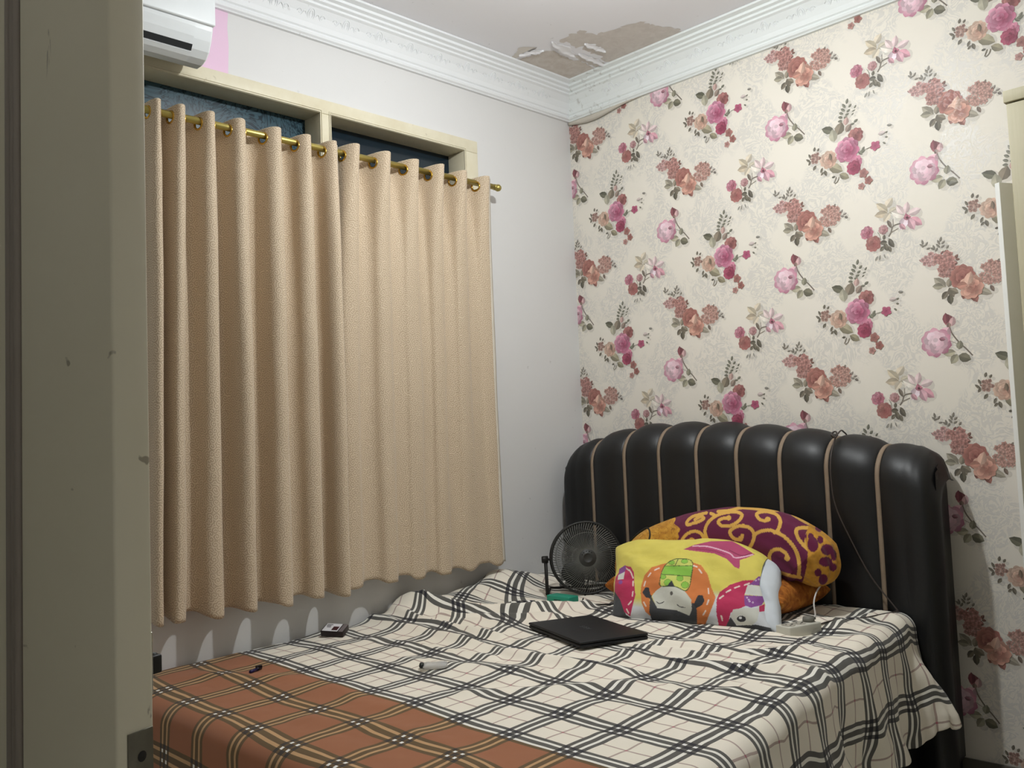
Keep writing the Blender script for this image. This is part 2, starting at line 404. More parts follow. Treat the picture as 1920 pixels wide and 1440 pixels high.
MOTIFS = {
 'A': ((0.0, 0.0), [
  ('L',7,186,23,12,75,(128,126,108)), ('L',-7,171,25,12,122,(128,126,108)), ('L',18,165,18,11,41,(128,126,108)), ('L',-12,156,23,12,139,(128,126,108)), 
  ('L',10,147,18,11,27,(128,126,108)), ('L',-20,144,21,12,149,(128,126,108)), ('L',4,134,18,11,13,(128,126,108)), ('L',-24,129,21,12,155,(128,126,108)), 
  ('L',-3,124,17,11,3,(128,126,108)), ('L',-26,114,20,12,169,(128,126,108)), ('L',38,155,16,8,52,(128,126,108)), ('L',31,141,16,6,15,(128,126,108)), 
  ('L',26,129,14,6,34,(128,126,108)), ('L',37,99,20,12,27,(128,126,108)), ('L',23,90,19,10,3,(128,126,108)), ('L',-2,108,33,24,76,(205,165,155)), 
  ('L',-79,93,56,32,156,(112,110,90)), ('L',-30,86,52,42,64,(142,128,108)), ('L',-58,65,53,37,96,(178,172,148)), ('L',6,79,36,26,51,(152,132,118)), 
  ('L',55,-28,29,16,18,(125,125,105)), ('L',59,-18,19,11,54,(128,126,108)), ('L',47,-33,23,11,-41,(128,126,108)), ('L',-56,-68,68,40,-32,(165,155,125)), 
  ('L',-23,-107,46,28,-32,(155,145,115)), ('L',-67,-100,16,9,4,(100,95,80)), ('L',-162,8,21,10,115,(120,112,95)), ('L',-140,31,19,11,74,(120,112,95)), 
  ('L',-124,25,15,9,53,(120,112,95)), ('L',-169,-9,25,10,140,(120,112,95)), ('L',-164,-22,18,10,-128,(120,112,95)), ('L',-144,-45,23,13,-128,(120,112,95)), 
  ('L',-115,-62,23,11,-115,(120,112,95)), ('L',-99,-77,26,14,-74,(120,112,95)), ('L',-113,-76,18,10,-142,(120,112,95)), 
  ('K',-137,-7,26,22,12,10,(172,128,114),(198,158,142)), ('R',-84,-26,39,(225,194,170),(208,164,140),(180,130,110)), ('L',-75,-17,31,15,96,(135,115,95)), 
  ('R',33,42,33,(190,125,118),(162,96,92),(130,70,70)), ('R',26,-60,28,(228,155,178),(210,120,150),(175,75,105)), ('R',17,-83,31,(192,88,116),(172,66,96),(138,45,70)), 
  ('R',-5,-6,53,(230,168,190),(207,112,146),(168,58,95)), ('F',107,-19,24,(208,96,132),(150,60,90)), ('L',135,23,29,16,4,(208,190,184)), 
  ('L',153,22,11,5,34,(128,126,108)), ('L',151,4,12,6,-5,(128,126,108)), ('L',142,-17,14,7,-34,(128,126,108)), ('L',166,46,20,10,-6,(150,145,135)), 
  ('S',[(71,-23),(93,-19)],2.2,(128,126,108)), ('F',55,-114,23,(180,118,108),(130,80,75)), ('F',72,-146,20,(172,108,98),(125,75,70)), 
  ('F',43,-163,17,(190,140,130),(140,90,85)), ('S',[(-44,-105),(-51,-121),(-63,-128)],2.7,(120,112,95)), ('S',[(-55,-103),(-66,-125)],2.7,(120,112,95)), 
 ]),
 'B': ((0.392, 0.054), [
  ('L',-135,163,21,9,98,(140,132,118)), ('L',-132,148,16,8,27,(140,132,118)), ('L',-121,154,19,8,54,(140,132,118)), ('L',-115,136,16,8,4,(140,132,118)), 
  ('L',-139,152,19,8,137,(140,132,118)), ('L',-70,162,21,10,71,(140,132,118)), ('L',-78,152,22,9,114,(140,132,118)), ('L',-62,149,17,9,40,(140,132,118)), 
  ('L',-81,140,22,9,129,(140,132,118)), ('L',-64,135,17,9,28,(140,132,118)), ('L',-96,137,20,9,105,(140,132,118)), ('L',-48,130,16,9,52,(140,132,118)), 
  ('L',-101,132,19,8,137,(140,132,118)), ('L',-87,127,18,9,52,(140,132,118)), ('L',-54,116,18,9,16,(140,132,118)), ('L',-20,90,19,12,51,(138,98,86)), 
  ('L',-16,79,16,10,-7,(138,98,86)), ('L',-29,63,28,12,15,(138,98,86)), ('L',-25,52,29,11,-27,(138,98,86)), ('L',-39,47,24,11,5,(138,98,86)), 
  ('L',-83,5,57,31,136,(168,158,138)), ('L',-91,-8,40,26,174,(158,150,128)), ('L',-50,0,35,24,75,(150,138,118)), ('L',-69,-44,34,22,-127,(122,112,94)), 
  ('L',-45,-37,40,26,-68,(132,120,102)), ('L',-51,-62,37,24,-85,(106,99,82)), ('L',-35,-34,33,23,-35,(140,128,108)), ('L',146,23,17,9,57,(150,140,130)), 
  ('L',158,10,18,9,16,(150,140,130)), ('L',163,-4,17,11,-36,(130,120,110)), ('L',148,3,16,9,-18,(150,140,130)), ('L',119,53,13,8,63,(140,132,118)), 
  ('L',65,-49,58,27,-27,(168,158,138)), ('L',92,-42,27,14,-66,(130,110,95)), ('L',32,-65,42,28,-68,(168,106,94)), ('L',-2,-55,26,25,-115,(160,100,88)), 
  ('K',-113,95,36,23,16,13,(207,152,147),(222,178,170)), ('K',-61,78,43,36,24,15,(197,132,122),(212,158,148)), ('K',-59,38,28,19,10,12,(180,120,110),(205,155,145)), 
  ('K',96,15,48,44,30,15,(200,145,130),(217,168,153)), ('R',-4,13,47,(194,128,114),(172,102,92),(138,74,68)), ('R',23,-27,46,(228,178,153),(207,147,127),(178,108,94)), 
  ('L',18,4,51,32,70,(226,178,155)), ('L',-8,-17,39,27,-176,(205,140,120)), 
 ]),
 'C': ((0.159, 0.312), [
  ('L',-15,78,45,31,50,(216,202,178)), ('L',-43,65,60,30,136,(206,191,162)), ('L',-48,40,52,30,-179,(206,187,158)), ('L',-27,24,41,27,-129,(216,202,178)), 
  ('L',-2,47,36,25,24,(202,191,167)), ('L',15,29,55,31,152,(233,219,207)), ('L',49,45,46,27,76,(232,200,200)), ('L',78,25,49,30,14,(234,205,205)), 
  ('L',81,-12,56,31,-40,(217,152,167)), ('L',63,-19,51,31,-68,(222,170,182)), ('L',33,-11,51,35,-116,(236,208,218)), ('L',24,44,47,25,121,(234,206,204)), 
  ('L',30,-23,33,18,-50,(205,150,160)), ('L',49,9,29,22,0,(200,120,140)), ('L',46,13,26,16,94,(190,110,130)), ('L',49,8,12,9,-20,(105,58,66)), 
  ('L',-18,-4,38,15,-67,(125,112,98)), ('S',[(23,-9),(-5,-14),(-15,-37),(-25,-50)],5.4,(130,120,105)), ('S',[(14,-26),(-7,-34),(-15,-38)],3.8,(150,138,122)), 
  ('S',[(-4,12),(-5,-15)],2.7,(130,120,105)), ('S',[(-65,-26),(-57,-44),(-56,-58)],2.2,(128,126,108)), ('R',-107,-20,28,(217,152,167),(192,106,127),(162,78,94)), 
  ('R',-85,-67,33,(194,132,122),(172,102,96),(148,78,76)), ('R',-43,-20,20,(217,172,172),(190,135,135),(158,102,102)), ('L',-42,-49,20,13,75,(115,108,92)), 
  ('L',-46,-69,28,19,-178,(110,103,88)), ('L',-18,-72,33,19,113,(120,112,95)), ('L',-16,-79,36,20,-58,(105,98,84)), ('L',-37,-88,34,19,-75,(120,112,95)), 
  ('L',-24,-98,27,16,-66,(120,112,95)), ('L',-53,-92,22,14,-129,(120,112,95)), ('L',-76,-125,21,7,-127,(160,155,142)), ('L',-63,-124,22,7,-106,(160,155,142)), 
  ('L',-44,-122,19,6,-74,(160,155,142)), 
 ]),
 'D': ((0.28, -0.155), [
  ('S',[(51,50),(59,23),(82,-13),(102,-35),(123,-62)],4.9,(125,112,98)), ('S',[(82,-20),(41,3)],2.2,(165,150,138)), ('L',50,73,45,39,95,(168,98,102)), 
  ('L',41,81,41,26,91,(150,80,88)), ('L',63,67,36,24,77,(212,168,168)), ('L',49,54,21,17,-93,(150,120,110)), ('L',82,-20,33,26,76,(150,145,122)), 
  ('L',45,-46,43,29,-172,(178,170,143)), ('L',60,-69,41,29,-126,(166,159,133)), ('L',96,-67,46,35,-23,(125,120,98)), ('L',37,31,42,42,54,(226,178,188)), 
  ('Q',0,-2,58,(242,218,225),(222,162,180),(190,95,128)), ('L',23,7,23,15,-15,(172,112,127)), 
 ]),
}


def motif_template(items, seed):
    rng = random.Random(seed); D = Decal()
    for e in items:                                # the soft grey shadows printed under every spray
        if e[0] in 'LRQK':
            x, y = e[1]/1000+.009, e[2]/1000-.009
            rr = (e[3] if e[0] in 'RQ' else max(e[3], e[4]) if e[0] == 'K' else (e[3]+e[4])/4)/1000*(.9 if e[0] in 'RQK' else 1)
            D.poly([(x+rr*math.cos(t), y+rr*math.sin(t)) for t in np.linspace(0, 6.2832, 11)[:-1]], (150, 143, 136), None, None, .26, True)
    for e in items:
        k = e[0]
        if k == 'L': draw_leaf(D, e[1]/1000, e[2]/1000, e[3]/1000, e[4]/1000, e[5], e[6], rng)
        elif k == 'R': draw_rose(D, e[1]/1000, e[2]/1000, e[3]/1000, e[4], e[5], e[6], rng)
        elif k == 'Q': draw_rose(D, e[1]/1000, e[2]/1000, e[3]/1000, e[4], e[5], e[6], rng, True)
        elif k == 'F': draw_flower(D, e[1]/1000, e[2]/1000, e[3]/1000, e[4], e[5], rng)
        elif k == 'K': draw_cluster(D, e[1]/1000, e[2]/1000, e[3]/1000, e[4]/1000, e[5], e[6]/1000, e[7], e[8], rng)
        elif k == 'S': draw_stem(D, [(p[0]/1000, p[1]/1000) for p in e[1]], e[2]/1000, e[3])
    c = np.array(D.c); g = c[:, :3] @ np.array((.3, .59, .11)); c[:, :3] = (c[:, :3]*.80+g[:, None]*.20)*.98
    return np.array(D.v), np.array(D.f), np.hstack([nlin(c[:, :3]), c[:, 3:4]])

# ------------------------------------------------------------------ wall_back with its wallpaper
V = MB(); V.box((-.14, 0, 0), (XR+.12, .12, H))
verts = [np.array(V.v)]; faces = [tuple(f) for f in V.f]; cols = [np.zeros((8, 4))]
nv = 8; tri = []
PD, PV, PX0, PZ0 = .581, .64, .2806, 2.379
for name, (off, items) in MOTIFS.items():
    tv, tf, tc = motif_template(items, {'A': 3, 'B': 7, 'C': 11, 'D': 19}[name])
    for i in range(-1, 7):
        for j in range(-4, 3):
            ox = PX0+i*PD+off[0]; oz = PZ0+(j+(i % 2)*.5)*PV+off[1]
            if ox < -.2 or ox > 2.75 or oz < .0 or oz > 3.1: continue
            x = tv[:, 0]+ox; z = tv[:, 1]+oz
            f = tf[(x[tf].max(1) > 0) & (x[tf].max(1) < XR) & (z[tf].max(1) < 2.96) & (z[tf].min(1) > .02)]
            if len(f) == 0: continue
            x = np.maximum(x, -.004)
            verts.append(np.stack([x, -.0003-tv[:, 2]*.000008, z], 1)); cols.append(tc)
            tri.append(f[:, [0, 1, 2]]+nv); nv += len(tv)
faces += [tuple(r) for r in np.concatenate(tri).tolist()]
me = bpy.data.meshes.new('wall_back'); me.from_pydata(np.concatenate(verts).tolist(), [], faces); me.update()
set_cols(me, np.concatenate(cols))
wall_back = tag(link('wall_back', me, None, mat_wallpaper), 'cream damask wallpaper with pink and peach flower sprays behind the bed', kind='structure')

# lip of wallpaper that has come loose under the cornice next to the corner
xs = np.linspace(.004, .56, 40)
drop = .035*np.exp(-((xs-.16)/.17)**2)+.004
P = np.stack([np.stack([xs, np.full_like(xs, -.004), np.full_like(xs, 2.892)], 1),
              np.stack([xs, -.010-.012*np.exp(-((xs-.2)/.2)**2), 2.890-drop*.5], 1),
              np.stack([xs, -.006-.006*np.exp(-((xs-.2)/.2)**2), 2.890-drop], 1)], 1)
o = MB().grid(P).build('peeling_wallpaper_edge', plain('wallpaper_back', (205, 198, 186), .8), wall_back)
o.modifiers.new('s', 'SOLIDIFY').thickness = .0012

# ------------------------------------------------------------------ wall_left with the window opening
WY0, WY1, WZ0, WZ1 = -2.30, -.655, 1.02, 2.65
V = MB()
V.box((-.14, YF, 0), (0, WY0, H)); V.box((-.14, WY1, 0), (0, .12, H))
V.box((-.14, WY0, 0), (0, WY1, WZ0)); V.box((-.14, WY0, WZ1), (0, WY1, H))
nb = len(V.v); cc = [(0, 0, 0, 0)]*nb
def wall_patch(pts, col, a=1.0):
    n = len(V.v); V.v += [(.0006, p[0], p[1]) for p in pts]; V.f.append(tuple(range(n, n+len(pts)))); V.sm.append(False)
    cc.extend([lin(col)+(a,)]*len(pts))
wall_patch([(-2.3, 2.655), (-1.866, 2.655), (-1.862, 2.76), (-1.866, 2.83), (-1.861, 2.9), (-2.3, 2.9)], (232, 198, 222))
me = V.mesh('wall_left'); set_cols(me, cc)
mat_left = marked('window_wall_paint', (222, 221, 220), .7, .04, .06)
wall_left = tag(link('wall_left', me, None, mat_left), 'off-white painted wall that holds the curtained window', kind='structure')

# other walls, floor, ceiling
tag(MB().box((XR, YF, 0), (XR+.12, .0, H)).build('wall_right', mat_paint), kind='structure')
tag(MB().box((-.14, YF-.12, 0), (XR+.12, YF, H)).build('wall_front', mat_paint), kind='structure')
tag(MB().box((1.36, YF, 0), (1.47, -3.40, H)).build('wall_partition', mat_paint), kind='structure')

t = NT('floor_tiles'); co = t.coord()
br = t.node('ShaderNodeTexBrick'); t.put(br.inputs['Vector'], co)
br.offset = 0; br.inputs['Scale'].default_value = 1; br.inputs['Brick Width'].default_value = .4; br.inputs['Row Height'].default_value = .4
br.inputs['Mortar Size'].default_value = .002
br.inputs['Color1'].default_value = lin4((190, 184, 172)); br.inputs['Color2'].default_value = lin4((184, 178, 166)); br.inputs['Mortar'].default_value = lin4((120, 114, 105))
mat_floor = t.set(br.outputs['Color'], .25)
tag(MB().box((-.14, YF-.12, -.1), (XR+.12, .12, 0)).build('floor', mat_floor), kind='structure')

STAIN1 = [(0.1, -0.475), (0.178, -0.467), (0.243, -0.452), (0.286, -0.422), (0.296, -0.372), (0.274, -0.301), (0.291, -0.24), (0.283, -0.148), (0.284, -0.083), (0.194, -0.087), (0.082, -0.07), (0.07, -0.174), (0.09, -0.323)]
STAIN2 = [(0.375, -0.48), (0.427, -0.47), (0.504, -0.489), (0.498, -0.445), (0.509, -0.397), (0.567, -0.388), (0.633, -0.376), (0.733, -0.331), (0.761, -0.239), (0.792, -0.098), (0.598, -0.069), (0.367, -0.065), (0.364, -0.17), (0.399, -0.187), (0.371, -0.251), (0.389, -0.296), (0.414, -0.341), (0.379, -0.355), (0.387, -0.411)]
STAIN3 = [(0.323, -0.354), (0.335, -0.305), (0.356, -0.217), (0.342, -0.076), (0.291, -0.075), (0.298, -0.15), (0.304, -0.254)]
STAIN4 = [(0.098, -0.506), (0.187, -0.543), (0.201, -0.564), (0.268, -0.515), (0.255, -0.498), (0.187, -0.505), (0.095, -0.481)]
CRACKS = [[(0.181, -0.503), (0.22, -0.503), (0.265, -0.508), (0.257, -0.499), (0.212, -0.49), (0.178, -0.497)], [(0.201, -0.465), (0.23, -0.446), (0.223, -0.438), (0.198, -0.457)]]

V = MB(); V.box((-.14, YF-.12, H), (XR+.12, .12, H+.1)); cc = [(0, 0, 0, 0)]*8
from mathutils.geometry import tessellate_polygon
def ceiling_patch(pts, col, dz, jit=.02, seed=0, a=1.0, ecol=None):
    P = []
    for i in range(len(pts)):
        p, q = np.array(pts[i]), np.array(pts[(i+1) % len(pts)]); m = max(2, int(np.linalg.norm(q-p)/.012))
        for k in range(m):
            w = p+(q-p)*k/m
            P.append((w[0]+jit*vnoise(w[0]*45, w[1]*45, seed)+jit*.6*vnoise(w[0]*120, w[1]*120, seed+2), w[1]+jit*vnoise(w[0]*45, w[1]*45, seed+1)+jit*.6*vnoise(w[0]*120, w[1]*120, seed+3)))
    n = len(V.v); V.v += [(x, y, H-dz) for x, y in P]
    for tr in tessellate_polygon([[Vector((x, y, 0)) for x, y in P]]):
        a_, b_, c_ = (V.v[n+i] for i in tr)
        up_ = (b_[0]-a_[0])*(c_[1]-a_[1])-(b_[1]-a_[1])*(c_[0]-a_[0])
        V.f.append(tuple(n+i for i in (tr if up_ < 0 else tr[::-1]))); V.sm.append(False)
    cc.extend([lin(col)+(a,)]*len(P))
ceiling_patch(STAIN2, (206, 198, 192), .0006, .03, 5)
ceiling_patch(STAIN1, (201, 191, 182), .0006, .02, 1)
ceiling_patch(STAIN3, (210, 203, 197), .0010, .02, 9)
ceiling_patch(STAIN4, (216, 210, 202), .0008, .02, 13)
for q in CRACKS: ceiling_patch(q, (60, 56, 52), .0014, .012, 17)
me = V.mesh('ceiling'); set_cols(me, cc)
tag(link('ceiling', me, None, marked('ceiling_paint', (240, 239, 243), .8, .02, .8)), 'white ceiling with a brown peeling damp patch in the corner', kind='structure')

# ragged strips of white paint still hanging between the damp patches
flake_mat = plain('paint_flake', (238, 237, 240), .8, 0, .03)
ceil_o = bpy.data.objects['ceiling']
for k, (x, y, w, l, rz) in enumerate([(.215, -.485, .030, .12, .42), (.335, -.40, .045, .20, 1.75), (.44, -.30, .030, .14, 1.5), (.345, -.20, .028, .22, 1.6)]):
    P = np.zeros((25, 6, 3))
    for i, u in enumerate(np.linspace(-.5, .5, 25)):
        for j, v in enumerate(np.linspace(-.5, .5, 6)):
            ww = w*max(.02, 1-abs(2*u)**2)*(1+1.2*vnoise(u*14+k*5, v*0+k))
            lx, ly = u*l, v*ww+.35*w*vnoise(u*7, k*3)
            P[i, j] = (x+lx*math.cos(rz)-ly*math.sin(rz), y+lx*math.sin(rz)+ly*math.cos(rz), H-.0022-.006*max(0, v+.1)**2*4)
    o = MB().grid(P).build('paint_flake', flake_mat, ceil_o); o.modifiers.new('s', 'SOLIDIFY').thickness = .0008

# ------------------------------------------------------------------ cornice with moulded medallions
PROF = [(0, 2.885), (.014, 2.885), (.017, 2.89), (.024, 2.895), (.027, 2.903), (.024, 2.911), (.030, 2.916), (.034, 2.935), (.046, 2.963), (.064, 2.988), (.074, 2.994), (.074, 3.003), (.086, 3.008), (.086, 3.018), (.100, 3.023), (.100, 3.034), (.122, 3.040), (.122, 3.049), (0, 3.049)]
V = MB(); n = len(PROF)
V.add([(p, -p, z) for p, z in PROF]+[(p, YF, z) for p, z in PROF], [(i, (i+1) % n, n+(i+1) % n, n+i) for i in range(n)])
trim1 = tag(V.build('trim_1', mat_plaster), 'white moulded cornice along the window wall', kind='structure')
V = MB()
V.add([(p, -p, z) for p, z in PROF]+[(XR, -p, z) for p, z in PROF], [(n+i, n+(i+1) % n, (i+1) % n, i) for i in range(n)])
t = NT('gypsum_cornice_damp'); co = t.coord()
sp = t.node('ShaderNodeSeparateXYZ'); t.put(sp.inputs[0], co)
damp = t.m('MULTIPLY', t.step(t.noise(co, 24, 5, .65, .6), .56, .68), t.step(sp.outputs[0], .62, .25))
base = t.mix(t.m('MULTIPLY', damp, .5), lin4((234, 238, 237)), lin4((150, 144, 134)))
mat_damp = t.set(base, .55)
trim2 = tag(V.build('trim_2', mat_damp), 'white moulded cornice above the flowered wallpaper, damp-stained near the corner', kind='structure')
# medallion: oval ring with a small inner oval and two curled leaves, lying on the cove
V = MB(); ax = Vector((0, 1, 0)); sl = Vector((.55, 0, .835)).normalized(); nr = Vector((.835, 0, -.55))
c0 = Vector((.0467, 0, 2.9615))
V.tube([c0+ax*.015*math.cos(a)+sl*.025*math.sin(a) for a in np.linspace(0, 2*math.pi, 25)[:-1]], .0018, 6, True)
V.tube([c0+ax*.008*math.cos(a)+sl*.016*math.sin(a) for a in np.linspace(0, 2*math.pi, 17)[:-1]], 0.0014, 6, True)
for s in (-1, 1):
    V.tube([c0+ax*s*(.02+.03*q)+sl*(.012*math.sin(q*5)-.004) for q in np.linspace(0, 1, 9)], [.0006+.0012*math.sin(q*3.1) for q in np.linspace(0, 1, 9)], 5)
    V.tube([c0+ax*s*(.05+.012*math.cos(a)*(1-a/9))+sl*.012*math.sin(a)*(1-a/9) for a in np.linspace(0, 6, 10)], .0010, 5)
med = V.mesh('medallion'); med.materials.append(mat_plaster)
for k in range(14):
    o = link('medallion', med, trim1); o.location = (0, -.25-.161*k, 0)
for k in range(13):
    o = link('medallion', med, trim2); o.rotation_euler = (0, 0, -math.pi/2); o.location = (.32+.164*k, 0, 0)

# ------------------------------------------------------------------ window: frame, mullion, panes
t = NT('cream_gloss_paint'); co = t.coord()
f = t.noise(co, 7, 5, .65)
base = t.mix(t.step(f, .35, .75), lin4((226, 219, 196)), lin4((214, 204, 176)))
chip = t.step(t.noise(co, 30, 4, .6, .5), .68, .72)
base = t.mix(t.m('MULTIPLY', chip, .35), base, lin4((150, 132, 100)))
mat_cream = t.set(base, .42)
win = MB(); FX0, FX1 = -.115, .010
win.box((FX0, WY0-.0, 2.597), (FX1, -.651, 2.653), .003)
win.box((FX0, -.732, WZ0+.06), (FX1, -.651, 2.597), .003)
win.box((FX0, WY0, WZ0+.06), (FX1, WY0+.08, 2.597), .003)
win.box((FX0, WY0, WZ0), (FX1+.02, -.651, WZ0+.06), .003)
win_o = tag(win.build('window_1', mat_cream), 'cream painted wooden window frame behind the curtains', kind='structure')
MB().box((FX0, -1.486, WZ0+.06), (FX1-.001, -1.437, 2.597), .003).build('mullion', mat_cream, win_o)
for a, b in ((WY0+.08, -1.486), (-1.437, -.732)):
    MB().box((FX0, a, 2.30), (FX1-.004, b, 2.35), .003).build('transom_bar', mat_cream, win_o)
    # fine bead moulding around the inner edge
    bd = MB()
    for d in (0, .007):
        bd.tube([(FX1+.001, a-d*1.0, 2.31), (FX1+.001, a-d, 2.601+d), (FX1+.001, b+d, 2.601+d), (FX1+.001, b+d, 2.31)], .0026, 6)
    bd.build('bead', mat_cream, win_o)
t = NT('blue_film_glass'); co = t.coord()
vn = t.node('ShaderNodeTexVoronoi', feature='DISTANCE_TO_EDGE'); t.put(vn.inputs['Vector'], t.noise(co, 3.5, 4, .6, 2.2, 'Color')); vn.inputs['Scale'].default_value = 9
lines = t.step(vn.outputs['Distance'], .10, .03)
base = t.mix(t.noise(co, 4, 4), lin4((48, 72, 84)), lin4((70, 96, 106)))
base = t.mix(lines, base, lin4((26, 42, 52)))
mat_film = t.set(base, .25)
mat_dark = plain('dark_night_glass', (26, 40, 50), .12, spec=.5)
for (a, b), m_ in (((WY0+.08, -1.486), mat_film), ((-1.437, -.732), mat_dark)):
    MB().box((-.105, a, 2.35), (-.100, b, 2.597)).build('pane', m_, win_o)
    MB().box((-.105, a, WZ0+.06), (-.100, b, 2.30)).build('pane', mat_dark, win_o)

# ------------------------------------------------------------------ skirting
mat_skirt = plain('skirting_tile', (92, 88, 80), .3)
bb = tag(MB().box((0, -.012, 0), (XR, -.0005, .105), .002).build('baseboard_back', mat_skirt), kind='structure')

# ------------------------------------------------------------------ door leaf standing open close to the camera
t = NT('door_paint'); co = t.coord()
base = t.mix(t.noise(co, 5, 5, .6), lin4((218, 211, 186)), lin4((230, 223, 202)))
sp = t.node('ShaderNodeSeparateXYZ'); t.put(sp.inputs[0], co)
scr = t.step(t.noise(t.scaled(co, (1, 1, .35)), 24, 5, .6, 1.5), .70, .73)
base = t.mix(t.m('MULTIPLY', scr, .5), base, lin4((112, 100, 82)))
nick = t.step(t.noise(co, 46, 2, .4), .76, .785)
base = t.mix(t.m('MULTIPLY', nick, .6), base, lin4((96, 82, 62)))
mat_door = t.set(base, .5, 0, t.bump(t.noise(co, 90, 3), .08, .002))
DW, DT = .80, .038
door = bpy.data.objects.new('door_1', None); COL.objects.link(door)
door.location = (2.242-.8*math.cos(math.radians(20)), -3.152-.8*math.sin(math.radians(20)), 0); door.rotation_euler = (0, 0, math.radians(20))
tag(door, 'olive-cream panelled door standing open at the left edge', 'door', kind='structure')
for a, b in ((DW-.113, DW), (0, .113)): MB().box((a, 0, .01), (b, DT, 2.05), .0025).build('stile', mat_door, door)
for a, b in ((.01, .2), (.98, 1.1) if False else (.62, .74), (1.93, 2.05)): MB().box((.113, .0005, a), (DW-.113, DT-.0005, b), .002).build('rail', mat_door, door)
for a, b in ((.2, .62), (.74, 1.93)):
    MB().box((.113, .012, a), (DW-.113, DT-.012, b)).build('panel', mat_door, door)
    mo = MB()
    for k, (d, yy) in enumerate(((.006, .004), (.016, .008), (.027, .011))):
        x0, x1, z0, z1 = .113+d, DW-.113-d, a+d, b-d
        mo.tube([(x0, yy, z0), (x1, yy, z0), (x1, yy, z1), (x0, yy, z1)], .0055, 6, True)
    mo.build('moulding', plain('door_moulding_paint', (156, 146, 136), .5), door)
mat_steel = plain('worn_steel', (120, 116, 104), .45, .85, .2, 60)
mat_black = plain('black_iron', (34, 32, 30), .5)
mat_chrome = plain('chrome', (210, 210, 208), .15, 1.0)
lp = MB().box((DW, .010, .83), (DW+.0012, .036, 1.048), .0005).build('latch_plate', mat_steel, door)
MB().lathe([(.0001, .0005), (.0035, .0005), (.0045, 0)], 12, Matrix.Translation((DW+.0014, .024, 1.027)) @ Matrix.Rotation(math.pi/2, 4, 'Y')).build('screw', mat_black, lp)
MB().box((DW+.0005, .014, .92), (DW+.006, .032, .955), .002).build('latch_bolt', mat_steel, lp)
bo = MB().box((DW-.11, DT, 1.072), (DW-.004, DT+.004, 1.124), .001).build('bolt_plate', mat_chrome, door)
MB().tube([(DW-.10, DT+.013, 1.098), (DW-.012, DT+.013, 1.098)], .006, 10).box((DW-.035, DT+.004, 1.086), (DW-.010, DT+.020, 1.102), .002).build('slide_bolt', mat_black, bo)

# ------------------------------------------------------------------ bed: base, headboard with padded channels
mat_leather = None
t = NT('black_leatherette'); co = t.coord()
grain = t.node('ShaderNodeTexVoronoi'); t.put(grain.inputs['Vector'], co); grain.inputs['Scale'].default_value = 420
t.b.inputs['Specular IOR Level'].default_value = .5
mat_leather = t.set(t.mix(t.noise(co, 6, 4), lin4((13, 14, 16)), lin4((18, 19, 21))), t.m('ADD', .40, t.m('MULTIPLY', t.noise(co, 9, 3), .12)), 0,
                    t.bump(grain.outputs['Distance'], .12, .0008, t.bump(t.noise(co, 7, 2), .06, .01)))
t = NT('tan_piping'); co = t.coord()
mat_pipe = t.set(t.mix(t.noise(co, 30, 3), lin4((136, 118, 100)), lin4((154, 136, 116))), .6, 0, t.bump(t.noise(co, 300, 2), .2, .001))

STR = [.0685, .256, .4435, .632, .822, 1.011, 1.200, 1.389, 1.578, 1.775]
def ztop(x):
    return np.interp(x, [.06, .09, .13, .2, .306, .44, .522, .735, .92, 1.09, 1.27, 1.44, 1.6, 1.68, 1.74, 1.78],
                     [1.14, 1.195, 1.232, 1.262, 1.288, 1.308, 1.316, 1.316, 1.306, 1.289, 1.265, 1.238, 1.207, 1.185, 1.15, 1.10])
YFRONT, RB = -.235, .115
def hb_path(zt, zb=.12, inset=0.0):
    """points and outward normals from the floor up the front and over the rounded top"""
    pts = []; nr = []; r = RB-inset
    for z in np.linspace(zb, zt-RB, 10): pts.append((YFRONT+inset, z)); nr.append((-1, 0))
    for a in np.linspace(0, math.pi*.62, 13)[1:]:
        pts.append((YFRONT+RB-r*math.cos(a), zt-RB+r*math.sin(a))); nr.append((-math.cos(a), math.sin(a)))
    return np.array(pts), np.array(nr)
bed = thing('bed', (.9, -1.2, 0), 'wide bed with tall black channel-tufted headboard against flowered wallpaper', 'bed')
def loc(v, e=bed): return v-np.array(e.location)
# core of the headboard
xs = np.linspace(STR[0]+.012, STR[-1]-.012, 60); rows = []
for x in xs:
    p, nr = hb_path(float(ztop(x))-.004, .12, .012)
    back = [(-.030, p[-1, 1]-.05), (-.030, .12)]
    rows.append([(min(x, 1.763-.13*max(0, y+.235)), y, z) for y, z in p.tolist()+back])
P = np.array(rows); V = MB(); V.grid(loc(P), flip=True)
n = P.shape[1]
V.add(loc(P[0]).tolist(), [tuple(range(n))]); V.add(loc(P[-1]).tolist(), [tuple(range(n))[::-1]])
V.build('headboard_core', mat_leather, bed)
for k in range(9):
    xa, xb = STR[k], STR[k+1]; aa = np.linspace(-1, 1, 15); rows = []
    for a in aa:
        x = (xa+xb)/2+a*(xb-xa)/2*.965
        first, last = k == 0 and a < 0, k == 8 and a > 0
        h = .021*(1-abs(a)**2.6)+.004
        zt = float(ztop(x))
        p, nr = hb_path(zt)
        if first or last:
            q = abs(a); x = (xa+xb)/2+a*(xb-xa)/2
            sink = .05*max(0, (q-.55)/.45)**2; h = .03-sink
        pp = p+nr*h
        # slight puckers in the leather towards the crown
        rows.append([(x, y, z) for y, z in pp])
    P = np.array(rows); P[:, :, 1] += .0025*vnoise(P[:, :, 0]*14+k*7, P[:, :, 2]*9, 3)
    # close the edges of the pad back onto the core
    e0 = P[0].copy(); e1 = P[-1].copy()
    e0[:, 1] += .022; e1[:, 1] += .022; P = np.concatenate([e0[None], P, e1[None]])
    MB().grid(loc(P), flip=True).build('headboard_channel', mat_leather, bed)
